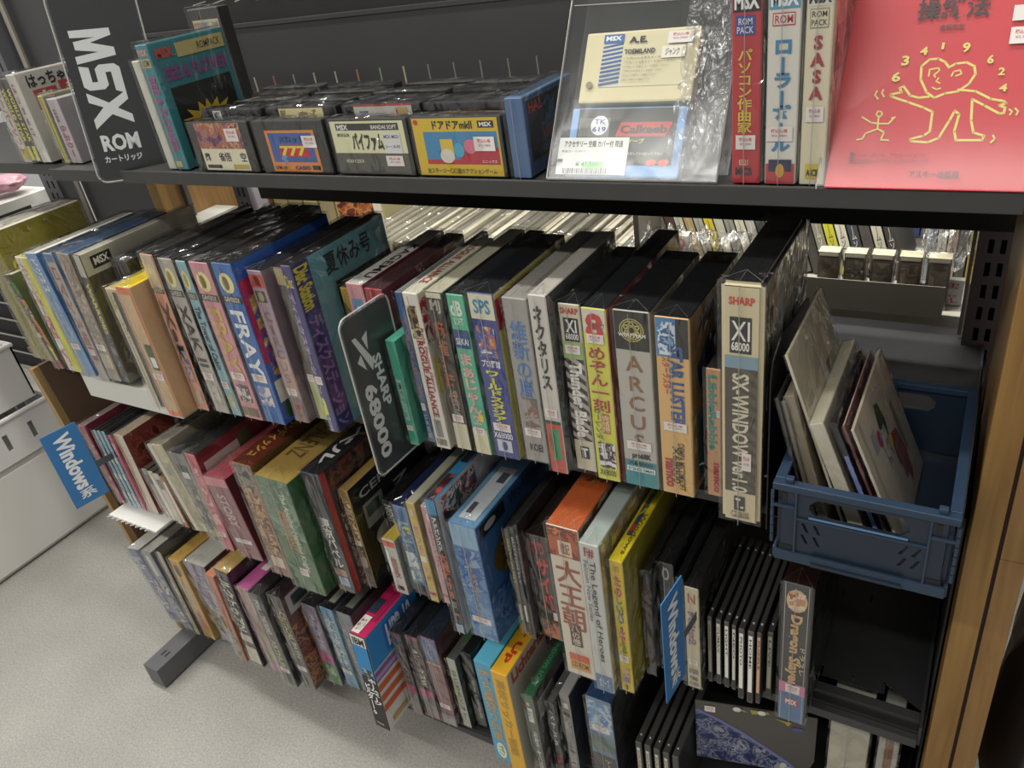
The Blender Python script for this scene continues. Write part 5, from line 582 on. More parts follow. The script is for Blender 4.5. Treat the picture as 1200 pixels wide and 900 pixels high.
# ---- red book leaning back
bkt = thing('book', 'large red paperback leaning back with a yellow line drawing of a heart headed figure', 'book', (-0.1092, .6180, SH1+.0025), None, (-math.radians(35), 0, 0))
mb = MB(); mb.box(0, 0, 0, .182, .0008, .257, mat('#c2202e', .45), .0003); mb.build('cover', bkt)
mb = MB(); mb.box(.001, .0009, .001, .180, .0105, .256, mat('#c8c0ac', .6)); mb.build('pages', bkt)
mb = MB(); mb.box(0, .0107, 0, .182, .0115, .257, mat('#d0303c', .42), .0003); mb.build('back_cover', bkt)
apply_ops({'S': Face((0, 0, .257), (1, 0, 0), (0, 0, -1), .182, .257)}, [('S',0,0,1,1,'L','#dcd26c',[(0.3541,0.7392),(0.3237,0.723),(0.2947,0.685),(0.2898,0.6474),(0.3153,0.6285),(0.3459,0.6279),(0.371,0.6381),(0.388,0.654),(0.4101,0.6444),(0.447,0.6421),(0.4753,0.6541),(0.4835,0.6755),(0.4669,0.7023),(0.434,0.7227),(0.3898,0.7277),(0.3541,0.7392)],0.0016),('S',0,0,1,1,'L','#dcd26c',[(0.4331,0.7184),(0.4935,0.7241),(0.5491,0.7465),(0.5935,0.7534),(0.6019,0.7595),(0.5816,0.765),(0.6008,0.7713),(0.6002,0.7861),(0.5863,0.7877),(0.531,0.7641),(0.4871,0.7463),(0.4957,0.8056),(0.51,0.8389),(0.5484,0.8482),(0.5436,0.8601),(0.4552,0.8598),(0.4441,0.8354),(0.4511,0.7869),(0.4342,0.7775),(0.4211,0.8047),(0.3936,0.8535),(0.3579,0.8656),(0.299,0.8624),(0.2937,0.8561),(0.3385,0.847),(0.359,0.8348),(0.3565,0.7793),(0.3213,0.7663),(0.263,0.7497),(0.1996,0.7326),(0.1942,0.7262),(0.233,0.7208),(0.2239,0.708),(0.2374,0.7039),(0.2669,0.731),(0.2997,0.738),(0.3341,0.7356)],0.0016),('S',0,0,1,1,'L','#dcd26c',[(0.3216,0.6765),(0.3215,0.6579),(0.3516,0.6546),(0.357,0.6622),(0.3403,0.674),(0.3455,0.6803)],0.0011),('S',0,0,1,1,'L','#dcd26c',[(0.4023,0.679),(0.4073,0.6669),(0.429,0.6634),(0.435,0.674),(0.4174,0.6795)],0.0011),('S',0,0,1,1,'L','#dcd26c',[(0.3577,0.6838),(0.352,0.6929),(0.3646,0.6981)],0.001),('S',0,0,1,1,'L','#dcd26c',[(0.3418,0.7099),(0.357,0.7164),(0.37,0.7131)],0.001),('S',0,0,1,1,'L','#dcd26c',[(0.1022,0.7913),(0.1388,0.8077),(0.1682,0.8112),(0.2047,0.8116),(0.2247,0.7929),(0.2133,0.7959)],0.0011),('S',0,0,1,1,'L','#dcd26c',[(0.1538,0.7824),(0.1578,0.7749),(0.1695,0.7763),(0.1761,0.784),(0.1695,0.7909),(0.1576,0.7888),(0.1538,0.7824)],0.0011),('S',0,0,1,1,'L','#dcd26c',[(0.164,0.7921),(0.1676,0.827)],0.0011),('S',0,0,1,1,'L','#dcd26c',[(0.1676,0.827),(0.1252,0.8395),(0.1163,0.8554),(0.0963,0.8585)],0.0011),('S',0,0,1,1,'L','#dcd26c',[(0.1676,0.827),(0.194,0.8367),(0.1867,0.8588),(0.2152,0.8602)],0.0011),('S',0,0,1,1,'L','#dcd26c',[(0.1416,0.7154),(0.1362,0.728),(0.15,0.7391)],0.0011),('S',0,0,1,1,'L','#dcd26c',[(0.1646,0.7128),(0.161,0.7222),(0.1715,0.7332)],0.0011),('S',0,0,1,1,'L','#dcd26c',[(0.6162,0.7775),(0.6259,0.7836),(0.6206,0.7924)],0.0011),('S',0,0,1,1,'L','#dcd26c',[(0.6347,0.7749),(0.6457,0.7839),(0.6418,0.7927)],0.0011),('S',0,0,1,1,'L','#dcd26c',[(0.5772,0.8483),(0.5848,0.8573),(0.574,0.8674)],0.0012),('S',0.1885,0.6628,0.2208,0.6914,'T','6','#dcd26c','h',0.02),('S',0.2146,0.6164,0.2426,0.645,'T','3','#dcd26c','h',0.02),('S',0.2768,0.594,0.3043,0.6172,'T','4','#dcd26c','h',0.02),('S',0.3506,0.5849,0.3599,0.6035,'T','I','#dcd26c','h',0.01),('S',0.4246,0.5882,0.4508,0.6159,'T','9','#dcd26c','h',0.02),('S',0.5158,0.6267,0.5377,0.6509,'T','6','#dcd26c','h',0.02),('S',0.5593,0.6631,0.5809,0.6841,'T','2','#dcd26c','h',0.02),('S',0.5714,0.7082,0.5973,0.7292,'T','4','#dcd26c','h',0.02),('S',0.2432,0.4546,0.4961,0.518,'T','操縦法','#241414','h',0.04),('S',0.3323,0.5345,0.4181,0.5489,'T','高橋和宏','#402020','h',0.02),('S',-0.0259,0.3622,0.4853,0.4284,'T','パソコン絵筆','#241414','h',0.03),('S',0.0923,0.8965,0.3606,0.9098,'T','インベーダーも、アニメーションも','#8c2830','h',0),('S',0.0962,0.9137,0.3719,0.9278,'T','自由自在のグラフィックステクニック','#8c2830','h',0),('S',0.0803,0.8957,0.093,0.9265,'C','#701820'),('S',0.3098,0.9476,0.4847,0.9679,'T','アスキー出版局','#401418','h',0.01),('S',0.5762,0.494,0.6445,0.5365,'C','#e0dcd4'),('S',0.5781,0.5554,0.661,0.6008,'K')], bkt, base=.0001)
fo = shell(bkt, .19, .013, .262, SOFT, amp=.0022, seed=9, seam=False, gap=.002); fo.location = (-.004, -.001, -.002)
mb = MB(); mb.tube([(-.0055, -.003, -.002), (-.0058, -.0015, .13), (-.0052, -.001, .26)], .0008, SEAM, 5); mb.build('film_edge', bkt)
# ------------------------------------------------------------ folding crate with sleeves
CB = mat('#25374c', .38)
CB2 = mat('#1b2838', .42)
cx, cy, cz = -.1165, .5335, SH2+.0035
crate = thing('folding_crate', 'blue plastic folding crate at the right end of the second shelf', 'crate', (cx, cy, cz), None, (0, 0, math.radians(0)))
CW, CD, CH = .131, .19, .083
fr = MB()
rc = lambda x0, z0, x1, z1, r: [(x0+r, z0), (x1-r, z0), (x1, z0+r), (x1, z1-r), (x1-r, z1), (x0+r, z1), (x0, z1-r), (x0, z0+r)]
def dslots(side):
    L_ = []
    for r_ in range(2):
        for c_ in range(2):
            bx = (.02+.0095*c_ if side == 0 else CW-.036+.0095*c_); bz = .022+.0125*r_; s_ = -1 if side == 0 else 1
            a0 = bx+(.0045 if side == 0 else 0)
            L_.append([(a0, bz), (a0+.0026, bz), (a0+.0026+.0045*s_, bz+.0095), (a0+.0045*s_, bz+.0095)])
    return L_
handle = rc(.026, .053, CW-.030, .071, .006)
V, F = plate(rectl(.004, .008, CW-.004, .079), [handle]+dslots(0)+dslots(1), .003, lambda u, v, n: (u, n, v)); fr.mesh(V, F, CB2); fr.build('front_panel', crate)
mb = MB(); V, F = plate(rectl(.004, .008, CW-.004, .079), [handle], .003, lambda u, v, n: (u, CD-.003+n, v)); mb.mesh(V, F, CB2); mb.build('rear_panel', crate)
for x in (.0, CW-.003):
    mb = MB(); hs = [rectl(.02+.02*i, .02, .034+.02*i, .034) for i in range(8)]
    V, F = plate(rectl(.004, .008, CD-.004, .079), hs, .003, lambda u, v, n: (x+n, u, v)); mb.mesh(V, F, CB2); mb.build('side_panel', crate)
mb = MB(); mb.box(-.001, -.0015, 0, CW+.001, CD+.001, .003, CB2); mb.box(-.001, -.0025, 0, CW+.001, .0005, .011, CB, .001); mb.box(.03, -.0042, .001, CW-.03, -.0025, .0045, CB2, .0005); mb.box(.03, -.0042, .0105, CW-.03, -.002, .0125, CB, .0004)
mb.box(-.0025, 0, 0, .0005, CD, .011, CB, .001); mb.box(CW-.0005, 0, 0, CW+.0025, CD, .011, CB, .001); mb.build('base_tray', crate)
mb = MB(); th = .006
mb.box(-.0035, -.003, .0765, CW+.0035, th, .083, CB, .001); mb.box(-.0035, CD-th, .0765, CW+.0035, CD+.002, .083, CB, .001)
mb.box(-.0035, th, .0765, th-.001, CD-th, .083, CB, .001); mb.box(CW-th+.001, th, .0765, CW+.0035, CD-th, .083, CB, .001)
mb.build('rim', crate)
mb = MB()
for x in (.006, CW-.0125): mb.box(x, .0, .083, x+.0065, .006, .0875, CB, .0008)
for x in (.0148, CW-.0165): mb.box(x, -.0022, .011, x+.0018, .0, .0765, CB, .0004)
mb.box(.0148, -.0018, .0478, CW-.0148, .0, .0496, CB, .0004)
for x0, x1 in ((-.003, .0145), (CW-.0145, CW+.003)): mb.box(x0, -.002, .058, x1, .0, .061, CB, .0004)
for x0, x1 in ((.004, .008), (CW-.012, CW-.008)):
    mb.box(x0, -.0006, .062, x1, .0002, .073, DARK); 
for x0 in (.003, CW-.014): mb.box(x0, -.0007, .0115, x0+.011, .0001, .0165, DARK)
for i in range(6):
    mb.tube([(-.0035, -.0005, .018+.0095*i), (-.0035, -.0005, .026+.0095*i)], .0016, CB, 8); mb.tube([(CW+.0035, -.0005, .018+.0095*i), (CW+.0035, -.0005, .026+.0095*i)], .0016, CB, 8)
mb.box(.026, -.0012, .0505, CW-.030, .0, .0525, mat('#5c7c9c', .35), .0005)
mb.build('ribs', crate)
bz = cz+.0045
def sleeve(label, xb, y0, w, d, L_, deg, S, T_, R, ops, wrap=1, name='paper_sleeve', film=FILM):
    o = thing(name, label, 'sleeve', (xb, y0, bz+.0005), 'sleeves in the blue crate', (0, math.radians(-deg), 0))
    mb = MB(); mb.box(0, 0, 0, w, d, L_, mat(S, .55), min(.001, w*.2)); mb.build('sleeve_body', o)
    mb = MB(); mb.poly([(w+.0003, .002, .002), (w+.0003, d-.002, .002), (w+.0003, d-.002, L_-.002), (w+.0003, .002, L_-.002)], mat(R, .5)); mb.poly([(.0005, .001, L_+.0003), (w-.0005, .001, L_+.0003), (w-.0005, d-.001, L_+.0003), (.0005, d-.001, L_+.0003)], mat(T_, .5)); mb.build('printed_cover', o)
    apply_ops({'R': Face((w, 0, L_), (0, 1, 0), (0, 0, -1), d, L_), 'S': Face((0, 0, L_), (1, 0, 0), (0, 0, -1), w, L_)}, ops, o, base=.0005)
    if wrap: shell(o, w, d, L_, film, amp=.0009, seed=int(abs(xb)*5000) % 40, seam=False, gap=.001)
    return o
RR = lambda u0, v0, u1, v1, k, *a_: ('R', u0, v0, u1, v1, k, *a_)
sleeve('thin dark film wrapped sleeve, leftmost in the blue crate', -.0935, .566, .0018, .085, .142, 14.0, '#3c3a36', '#2a2826', '#45413a', [])
sleeve('thin grey film wrapped sleeve, second from left in the blue crate', -.0885, .566, .003, .08, .140, 14.3, '#6c665a', '#4c4842', '#787264', [])
sleeve('brownish grey thick wrapped sleeve, third from left in the blue crate', -.0835, .568, .008, .06, .145, 15.3, '#857b68', '#8a8272', '#8a806c', [])
sleeve('tallest pale cream sleeve with a barcode label in the blue crate', -.0655, .574, .0022, .132, .184, 18.5, '#cfc8b0', '#c8c0a8', '#c6bfa8', [RR(.55, .28, .85, .75, 'C', '#6c6860'), RR(.58, .32, .82, .5, 'C', '#484642'), RR(.5, .5, .62, .72, 'C', '#dcdad4'), RR(.5, .22, .6, .5, 'C', '#d8d8d4')])
sleeve('thick white box with yellowish pages standing in the blue crate', -.0565, .568, .0115, .148, .124, 21, '#cac4b2', '#c4bea8', '#bcb6a4', [RR(.4, .1, .9, .5, 'A', ('#a8a290', '#807c70', '#c4beac'))])
sleeve('black sleeve with a pale blue stripe in the blue crate', -.0355, .568, .0035, .125, .130, 22, '#1c1c1e', '#242426', '#2a2a2c', [('S', 0, .25, 1, .95, 'C', '#7484c0')])
sleeve('thin dark plum sleeve between black sleeve and picture sleeve', -.0275, .568, .002, .13, .128, 22, '#6c3c40', '#b0a090', '#503038', [])
pic = sleeve('pale picture sleeve with dragonlike green and red blotches, rightmost in the crate', -.0195, .566, .0022, .138, .128, 22.5, '#c8bfae', '#b8a890', '#cbc4b4', [RR(.08, .02, .12, .95, 'C', '#b8ac98'), RR(.2, .2, .3, .35, 'C', '#a0a0a8'), RR(.4, .12, .56, .42, 'P', '#3c4c34', [(.3, 0), (.8, .1), (1, .6), (.8, 1), (.4, .8), (0, .5)]), RR(.3, .25, .38, .38, 'E', '#b04058'), RR(.36, .3, .5, .55, 'A', ('#d8d4c8', '#8890b0', '#b8b090')), RR(.5, .42, .74, .9, 'P', '#a04040', [(.2, 0), (.8, .1), (1, .5), (.9, .9), (.6, 1), (.5, .7), (.1, .5)]), RR(.55, .5, .7, .8, 'A', ('#8c3c3c', '#70788c', '#c06050')), RR(.74, .3, .8, .7, 'C', '#8c8878'), RR(.46, .4, .56, .5, 'E', '#d8c858')])
be = thing('metal_bookend', 'black metal bookend plate against the tallest cream and charcoal box', 'bookend', (-.1335, .568, SH2+.0005))
mb = MB(); V, F = plate([(0, 0), (.145, 0), (.145, .160), (.142, .170), (.134, .174), (.03, .186), (.006, .176), (0, .160)], [], .0012, lambda u, v, n: (n, u, v)); mb.mesh(V, F, mat('#0c0c0d', .35)); mb.build('plate', be)
mb = MB(); mb.box(.0013, .02, 0, .012, .15, .001, mat('#0c0c0d', .35)); mb.build('foot', be)
# ------------------------------------------------------------ right side wooden shelf ends
def wood_mat(c1, c2, rz=0):
    m = bpy.data.materials.new('oak_veneer'); m.use_nodes = True; nt = m.node_tree; p = nt.nodes['Principled BSDF']; L = nt.links.new
    tc = nt.nodes.new('ShaderNodeTexCoord'); mp = nt.nodes.new('ShaderNodeMapping'); mp.inputs['Scale'].default_value = (60, 60, 3)
    n = nt.nodes.new('ShaderNodeTexNoise'); n.inputs['Scale'].default_value = 1.6; n.inputs['Detail'].default_value = 6; n.inputs['Distortion'].default_value = .8
    r = nt.nodes.new('ShaderNodeValToRGB'); r.color_ramp.elements[0].position = .3; r.color_ramp.elements[1].position = .72; r.color_ramp.elements[0].color = lin(c1); r.color_ramp.elements[1].color = lin(c2)
    L(tc.outputs['Object'], mp.inputs[0]); L(mp.outputs[0], n.inputs['Vector']); L(n.outputs[0], r.inputs[0]); L(r.outputs[0], p.inputs['Base Color']); p.inputs['Roughness'].default_value = .45
    return m
OAK = wood_mat('#745428', '#94713c'); OAK2 = wood_mat('#76562c', '#927042')
ws = thing('wooden_shelf_end', 'light oak shelf end boards standing upright at the right edge', 'shelf', (.0265, .60, 0))
for x0, x1, z0, z1 in ((.0275, .0495, 0, .905), (.0525, .0715, 0, .613), (.0525, .0715, .6135, .905)):
    mb = MB(); mb.box(x0-.0265, 0, z0, x1-.0265, .32, z1, OAK if x0 < .04 else OAK2, .0008); mb.build('side_board', ws)
mb = MB(); mb.box(.0230, .004, 0, .026, .3, .90, mat('#2a1410', .6)); mb.build('dark_joint', ws)
def blob(name, label, cat, c_, r_, m, seed, n=24, k=9, amp=.3, group=None):
    bm = bmesh.new(); bmesh.ops.create_icosphere(bm, subdivisions=4, radius=1)
    for v in bm.verts:
        q = v.co.copy(); f = 1+amp*noise.noise(q*2.2+Vector((seed, 0, 0)))+amp*.5*abs(noise.noise(q*6+Vector((0, seed, 0))))
        v.co = Vector((q.x*r_[0]*f, q.y*r_[1]*f, q.z*r_[2]*f))
    me = bpy.data.meshes.new(name); bm.to_mesh(me); bm.free(); me.materials.append(m)
    for p in me.polygons: p.use_smooth = True
    o = bpy.data.objects.new(name, me); COL.objects.link(o); o.location = c_; return tag(o, label, cat, group)
blob('plastic_bag', 'crumpled black plastic bag hanging right of the oak boards', 'bag', (.19, .70, .36), (.105, .13, .35), mat('#1c1c1e', .25, 0, .3), 3, amp=.18)
product(3, .084, .46, .22, .05, .02, .14, 0, 'pale blue and white magazine with yellow lettering at the lower right corner', '#8090b0', '#c8c8c0', '#8890a0', [('S', .0, .05, 1, .25, 'C', '#d0d0cc'), T(.2, .3, .4, .9, 'ゲーム', '#c8c860', 'd', .02)], None, 1, 'box', 'magazine', 'magazine')
# ------------------------------------------------------------ behind: the far side shelf seen through the gap
bs = thing('rear_shelving', 'brightly lit shelf of the next aisle seen through the gap', 'shelf', (-1.2, 1.02, 0))
def bpart(name, mb):
    o = mb.build(name, bs); o.location = (1.2, -1.02, 0); return o
WH = mat('#c8c4b6', .5)
mb = MB(); mb.box(-.43, 1.016, .612, -.008, 1.42, .629, WH); bpart('shelf_board', mb)
mb = MB(); mb.box(-1.42, 1.016, .43, -.44, 1.42, .455, WH); bpart('shelf_board', mb)
mb = MB(); mb.box(-.2, 1.014, .625, -.03, 1.0155, .668, mat('#8c877c', .3)); bpart('price_rail', mb)
mb = MB(); mb.box(-1.42, 1.44, .2, .03, 1.46, .85, mat('#8c8878', .6)); bpart('rear_panel', mb)
mb = MB(); mb.box(-.44, 1.02, .2, -.432, 1.42, .80, mat('#5a564e', .5)); bpart('divider', mb)
random.seed(5)
def slim(x, y, z, w, d, h, S, lab, group, lean=0, T_='#c0bcae', R='#a8a498', wrap=0, ops=(), cat='disc case', name='disc_case'):
    o = thing(name, lab, cat, (x, y, z), group, (0, lean, 0))
    mb = MB(); mb.box(0, 0, 0, w, d, h, mat(R, .4)); mb.poly([(0, -.0003, 0), (w, -.0003, 0), (w, -.0003, h), (0, -.0003, h)], mat(S, .45)); mb.poly([(0, 0, h+.0003), (w, 0, h+.0003), (w, d, h+.0003), (0, d, h+.0003)], mat(T_, .35)); mb.build('case_body', o)
    if ops: apply_ops({'S': Face((0, 0, h), (1, 0, 0), (0, 0, -1), w, h)}, ops, o, base=.0005)
    if wrap: shell(o, w, d, h, FILM, amp=.0015, seed=int(abs(x)*3000) % 60, seam=False, gap=.0016)
    return o
# wrapped sleeves standing in a row, tops receding
x = -1.0; i = 0
while x < -.455:
    w = .006+.007*random.random(); h = .205+.012*random.random()
    cT = random.choice(['#b8b29c', '#8c8878', '#cfc9b4', '#6c6a60', '#a49e88', '#d8d2be', '#7c7a72'])
    slim(x, 1.03+.012*random.random(), .4555, w, .2, h, random.choice(['#c8c4b4', '#9a968a', '#bdb59c', '#7a766c']), 'film wrapped pale sleeve filed in the far row behind the gap', 'wrapped sleeves in the far row', T_=cT, R='#a8a290', wrap=1, cat='sleeve', name='wrapped_sleeve')
    x += w+.0045; i += 1
for k_ in range(5):
    o = slim(-.184+.0325*k_, 1.03, .6305, .026, .02, .068, '#8c8274', 'small clear cassette case with pale top, '+['first', 'second', 'third', 'fourth', 'fifth'][k_]+' from the left in the gap', 'cassette cases in the gap', T_='#d8cfb0', R='#6c675e', ops=[('S', .12, .15, .88, .9, 'A', ('#8c8274', '#b8ac98', '#a4988a', '#d0c4ac')), ('S', .05, 0, .95, .08, 'C', '#d8d0b8')], cat='cassette case', name='cassette_case', wrap=1)
x = -.42
cs2 = ['#7c766a', '#5c4a44', '#c8c4ae', '#b09c6c', '#a8a898', '#ccb83c', '#b8b4a0', '#8c8c80', '#c4c0aa', '#a8a498', '#4c4c4c', '#b8b4a4', '#c8c8bc', '#5c5a58', '#3c3a3a', '#8c8878', '#c8c43c', '#d0ccb8', '#44464c', '#56524e', '#ccc8b4', '#4a4644']
for i in range(22):
    slim(x, 1.11, .6305, .0125, .12, .106, cs2[i], 'leaning disc case with '+['grey', 'dark brown', 'cream', 'tan', 'pale grey', 'yellow', 'off white', 'olive grey', 'light cream', 'stone', 'charcoal', 'sand', 'silver', 'slate', 'black', 'khaki', 'lime', 'ivory', 'blue black', 'umber', 'bone', 'sepia'][i]+' spine in the bright gap', 'leaning disc cases in the gap', lean=-.3, T_='#b8b8c4', R='#5c5a54', ops=[('S', .3, .15, .7, .8, 'T', 'ゲームソフト', '#55524c' if i % 3 else '#d8d8d0', 'v', 0)])
    x += .0155
for i, cc in enumerate(['#8c94a0', '#c8c8c0', '#b8a088', '#5c5a54', '#c8b060']):
    slim(-.063+.0125*i, 1.115, .6305, .0105, .12, .12, cc, 'upright slim case with '+['blue grey', 'white', 'peach', 'charcoal', 'mustard'][i]+' spine at the right of the gap', 'upright cases at the right of the gap', R='#8c887c', ops=[('S', .3, .15, .7, .8, 'T', 'スーパーロボ', '#55524c', 'v', 0)])
for i in range(34):
    slim(-.44+.0128*i, 1.27, .6305, .0105, .1, .115, ['#7c88b8', '#98a0c8', '#7480a8'][i % 3], 'blue topped slim case at the very back of the gap', 'blue topped cases at the back of the gap', T_='#5c6ca8', R='#8088a0')
# clear bags and small labels in the gap
blob('clear_bag', 'crumpled clear bag of a white cartridge hanging in the gap by the upright', 'bag', (-.035, 1.065, .725), (.028, .02, .045), CRUMPLE, 7, amp=.5)
slim(-.062, 1.045, .6305, .018, .01, .026, '#d8d8d4', 'small white label block with grey code at the foot of the clear bag', 'white labels in the gap', ops=[('S', .3, .1, .7, .9, 'C', '#505050')], cat='label', name='label_block')
slim(-.035, 1.045, .6305, .024, .01, .034, '#dcdcd8', 'small white label block with red scribble beside the upright', 'white labels in the gap', ops=[('S', .25, .1, .75, .9, 'T', '中古\nセール', '#c04050', 'v', .01)], cat='label', name='label_block')
for i in range(4): blob('clear_bag', ['crumpled clear bag left of the leaning disc cases', 'clear bag with a pinkish item in the gap', 'clear bag beside the pinkish one in the gap', 'last clear bag before the leaning disc cases'][i], 'bag', (-.435+.045*i, 1.05, .665), (.024, .03, .045), CRUMPLE, 11+i, amp=.35)
slim(-.40, 1.05, .6305, .03, .02, .07, '#d8d4c8', 'white card with a pinkish red dot behind the clear bags', None, ops=[('S', .4, .05, .9, .3, 'E', '#c07070')], cat='card', name='printed_card')
for i in range(7): slim(-1.42+.047*i, 1.24, .4555, .04, .16, .30, ['#d0c898', '#c4bc8c', '#d8d0a4', '#bcb088', '#ccc498', '#d4cca0', '#c8bf90'][i], 'tall cream file box in the far row, number '+['one', 'two', 'three', 'four', 'five', 'six', 'seven'][i]+' from the left', 'cream boxes in the far row', R='#b0a880', T_='#d8d0ac', cat='box', name='file_box')
slim(-1.02, 1.03, .4555, .085, .02, .285, '#b86038', 'orange painted box front with a reddish brown bearded face, under the top shelf', None, ops=[('S', .0, .0, 1, .5, 'A', ('#5c3428', '#b8683c', '#d8a060', '#8c4030')), ('S', .55, .1, .75, .3, 'E', '#c08860')], cat='box', name='picture_box')
# ------------------------------------------------------------ left side
lw = thing('wooden_partition', 'brown wooden partition board leaning at the left end of the shelves', 'partition', (-1.285, .561, 0), None, (0, math.radians(-6.5), 0))
mb = MB(); mb.box(0, 0, .002, .012, .012, .60, wood_mat('#8c7048', '#a88c60')); mb.build('edge_strip', lw)
mb = MB(); mb.box(0, .012, .002, .012, .40, .60, mat('#5c4838', .6, 0, 0, .1, 40)); mb.build('board', lw)
lsh = thing('white_shelf', 'white shelf under the boxes at the left end of the second row', 'shelf', (-1.40, .575, SH2-.055))
mb = MB(); mb.box(0, .02, .045, .19, .40, .0535, mat('#5c4c3c', .5)); mb.box(.178, 0, 0, .255, .40, .0535, mat('#c8c8c2', .5)); mb.box(.255, 0, 0, .41, .043, .0395, mat('#c8c8c2', .5)); mb.build('shelf_board', lsh)
sb = thing('side_shelving', 'dark metal side shelf of the neighbouring unit at far left', 'shelf', (-1.8, .66, 0))
mb = MB(); mb.box(.0, 0, SH1-.02, .655, .30, SH1-.004, GREY); mb.build('shelf_board', sb)
mb = upright('u', -1.86, -1.80, .985, .3, 1.6, m=mat('#55565a', .45)); o = mb.build('slotted_upright', sb); o.location = (1.8, -.66, 0)
mb = MB(); mb.tube([(.04, .345, .3), (.04, .345, 1.6)], .006, mat('#8c887c', .35)); mb.build('light_rod', sb)
mb = MB(); mb.box(.03, .36, .2, .38, .37, .915, mat('#4a4b4c', .5)); mb.build('grey_panel', sb)
mb = MB(); mb.box(-.4, .36, .92, .6, .37, 1.6, mat('#3a3b3c', .6)); mb.build('dark_panel', sb)
pb = thing('wooden_post', 'light brown wooden post standing behind the left shelves', 'post', (-1.462, .97, 0))
mb = MB(); mb.box(0, 0, .002, .03, .02, 1.0, wood_mat('#a07c44', '#b8945c')); mb.build('edge_strip', pb)
mb = MB(); mb.box(.001, .02, .002, .03, .30, 1.0, wood_mat('#80603a', '#94744a')); mb.build('board', pb)
mb = MB(); mb.box(.032, .02, .68, .10, .12, .695, mat('#c8c8c0')); mb.build('ledge', pb)
# white cabinet and baskets facing the aisle at far left
wc = thing('white_cabinet', 'white drawer cabinet standing on the floor at the left edge', 'cabinet', (-2.25, .1, 0))
mb = MB(); mb.box(0, 0, .002, .44, .68, .24, mat('#d8d8d4', .4), .006); mb.build('cabinet_body', wc)
mb = MB(); mb.box(.441, .01, .012, .446, .67, .225, mat('#dcdcd8', .4), .002); mb.build('drawer', wc)
def basket(label, x, y, z, w, d, h):
    o = thing('plastic_basket', label, 'basket', (x, y, z), 'white baskets on the cabinet'); m = mat('#dcdcda', .35)
    mb = MB(); mb.box(0, 0, 0, w, d, .004, m); mb.build('basket_floor', o)
    for q, xf in ((d, lambda u, v, n: (w-.004+n, u, v)), (d, lambda u, v, n: (n, u, v)), (w, lambda u, v, n: (u, n, v)), (w, lambda u, v, n: (u, d-.004+n, v))):
        hs = [rectl(.03+.02*i, h*.3, .042+.02*i, h*.7) for i in range(int((q-.07)/.02))]
        mb = MB(); V, F = plate(rectl(0, .004, q, h), hs[::3], .004, xf); mb.mesh(V, F, m); mb.build('basket_side', o)
    mb = MB(); mb.tube([(0, 0, h), (w, 0, h), (w, d, h), (0, d, h), (0, 0, h)], .006, m, 8); mb.build('basket_rim', o)
basket('lower white plastic basket on the cabinet at left', -2.2, .12, .242, .4, .64, .10)
basket('upper white plastic basket with red tags at left', -2.19, .14, .355, .38, .60, .13)
blob('red_toy', 'small red item lying in the upper white basket', 'toy', (-1.9, .66, .44), (.05, .05, .05), mat('#b83838', .5), 2, amp=.2)
ub = thing('white_wall_shelf', 'white shelf board with pink packets at the upper left edge', 'shelf', (-2.4, .2, .715))
mb = MB(); mb.box(0, 0, 0, .46, .84, .022, mat('#dcdcd6', .4)); mb.build('shelf_board', ub)
mb = MB(); mb.box(.0, 0, -.10, .42, .8, -.002, mat('#6c665e', .5)); mb.build('bin', ub)
for i in range(4): blob('pink_packet', ['pale clear packet lying on the white shelf at upper left', 'pink packet on the white shelf at upper left', 'crumpled clear packet with white edge at upper left', 'pale pink packet nearest the shelf end at upper left'][i], 'packet', (-2.02+.005*i, .72+.085*i, .755+.01*(i % 2)), (.05, .045, .018), [CRUMPLE, mat('#c890a8', .3, 0, .5), CRUMPLE, mat('#b88c98', .35)][i], i, amp=.3)
rk = thing('wire_rack', 'black wire rack behind the white baskets at left', 'rack', (-2.6, 1.0, 0))
mb = MB(); mb.box(-1.2, .1, .1, 1.2, .12, .62, mat('#232426', .7)); mb.build('rack_back', rk)
for i in range(9):
    mb = MB(); mb.tube([(-.9, .09, .1+.06*i), (.9, .09, .1+.06*i)], .003, mat('#9a9a96', .4)); mb.build('wire_bar', rk)
# small hooks under the leftmost sign
mb = MB(); hk = thing('wire_bookend', 'white wire bookend under the thin cases at the left end of the third shelf', 'bookend', (-1.26, .53, SH3-.004))
mb.box(0, 0, -.004, .13, .25, -.0005, mat('#dcdcd8', .4))
for i in range(9): mb.tube([(.01+.013*i, .0, -.001), (.01+.013*i, -.008, .004)], .0012, mat('#dcdcd8', .3))
mb.build('bookend_plate', hk)
# ------------------------------------------------------------ lowest shelf extras
ec = thing('picture_card', 'dark hanging picture card with a blue planet horizon and white clouds below the third shelf', 'picture card', (-.2305, .633, .127), None, (0, 0, math.atan2(.032, .14)))
mb = MB(); V, F = plate([(0, 0), (.132, 0), (.141, .009), (.147, .03), (.147, .116), (0, .116)], [], .0012, lambda u, v, n: (u, n, v)); mb.mesh(V, F, mat('#55534f', .4)); mb.build('card', ec)
NV = art(('#20284c', '#3c4470', '#7c8090', '#262e58', '#8c909c'), 60, 3)
mb = MB(); P_ = [(.0, .0), (.128, .0), (.112, .018), (.085, .040), (.055, .064), (.025, .083), (.0, .096)]
mb.poly([(x, -.0004, z) for x, z in P_], NV); P2 = [(x+.0, z) for x, z in P_[1:]]
for i in range(len(P2)-1): mb.poly([(P2[i][0], -.0005, P2[i][1]), (P2[i][0]+.003, -.0005, P2[i][1]+.004), (P2[i+1][0]+.003, -.0005, P2[i+1][1]+.004), (P2[i+1][0], -.0005, P2[i+1][1])], mat('#6c74a0', .4))
mb.build('printed_picture', ec)
Y2 = '#a89848'
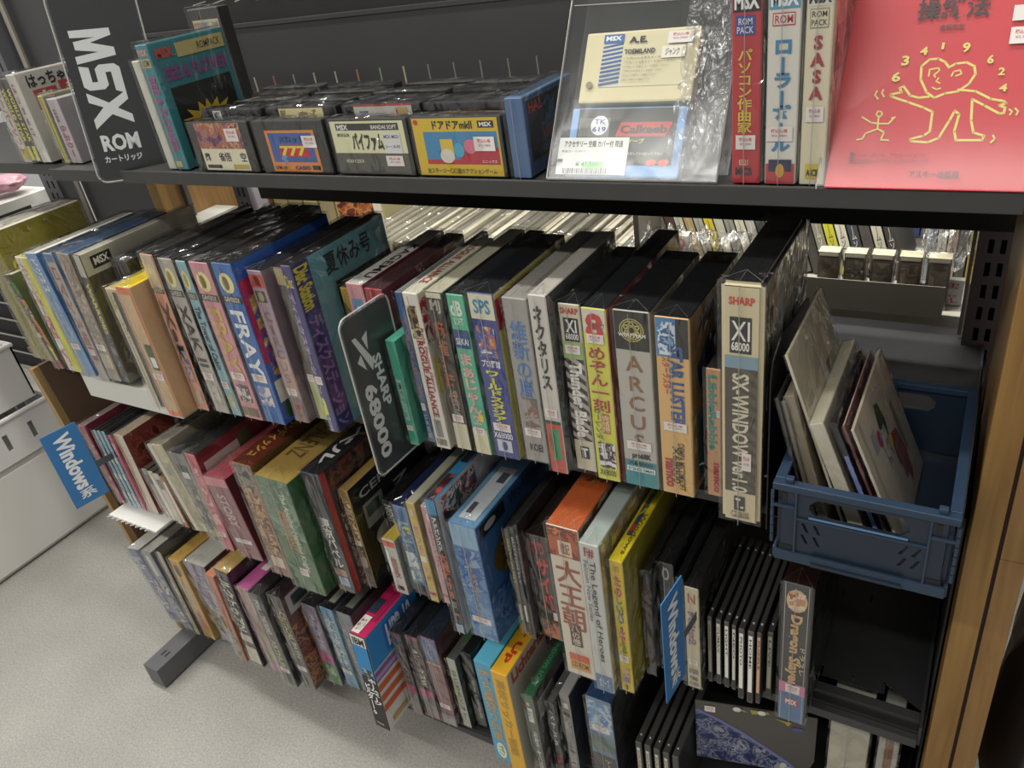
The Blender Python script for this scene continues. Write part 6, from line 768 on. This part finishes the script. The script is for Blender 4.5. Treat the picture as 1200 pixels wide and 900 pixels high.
apply_ops({'S': Face((0, 0, .116), (1, 0, 0), (0, 0, -1), .147, .116)}, [('S', .08, .06, .17, .15, 'K'), ('S', .36, .03, .44, .07, 'P', Y2, [(0,0),(.6,.2),(1,1),(.5,.9)]), ('S', .46, .01, .62, .09, 'P', Y2, [(0,.1),(.9,0),(1,.5),(.5,.7),(.1,1)]), ('S', .66, .1, .8, .2, 'P', Y2, [(0,0),(1,.3),(.8,1),(.6,.5)]), ('S', .8, .2, .9, .26, 'E', '#585c84'), ('S', .72, .84, .78, .96, 'E', '#b8b8b8'), ('S', .76, .9, .84, .96, 'E', '#a0a0a4')], ec, base=.0008)
for x in (.052, .082):
    mb = MB(); bm = bmesh.new(); bmesh.ops.create_uvsphere(bm, u_segments=12, v_segments=8, radius=1); mb.mesh([(x+.0055*v.co.x, -.002+.002*v.co.y, .112+.004*v.co.z) for v in bm.verts], [[v.index for v in f.verts] for f in bm.faces], mat('#d0d0c4', .35)); bm.free(); mb.build('magnet', ec)
product(4, -.072, .665, SH4, .044, .15, .218, 0, 'tall plain cream white box beside the planet picture sleeve', '#c4bfae', '#c8c4b4', '#8c887c', [], 'boxes at the right end of the lowest shelf', 1)
product(4, -.018, .665, SH4, .022, .15, .215, 0, 'slim clear edged box with brown front at the right end of the lowest shelf', '#b8b8b0', '#b0b0a8', '#8c8c84', [('S', .3, .0, .75, 1, 'C', '#8c6c4c')], 'boxes at the right end of the lowest shelf', 1)
for i in range(5):
    product(4, -.2935+.0125*i, .577, SH4, .0085, .13, .125, 0, ['first white spined jewel case in the fanned group under the right blue sign', 'second white spined jewel case in the fanned group', 'third white spined jewel case, middle of the fanned group', 'fourth white spined jewel case in the fanned group', 'dark bare jewel case at the right end of the fanned group'][i], '#4c4c48', '#3c3c3a', '#2e2e2d', [] if i == 4 else [('S', .15, .08, .8, .9, 'C', '#c8c4b4'), ('S', .3, .12, .65, .7, 'T', 'SOUND DISC', '#505050', 'd', 0)], 'jewel cases on the lowest shelf', 0, 'cd')
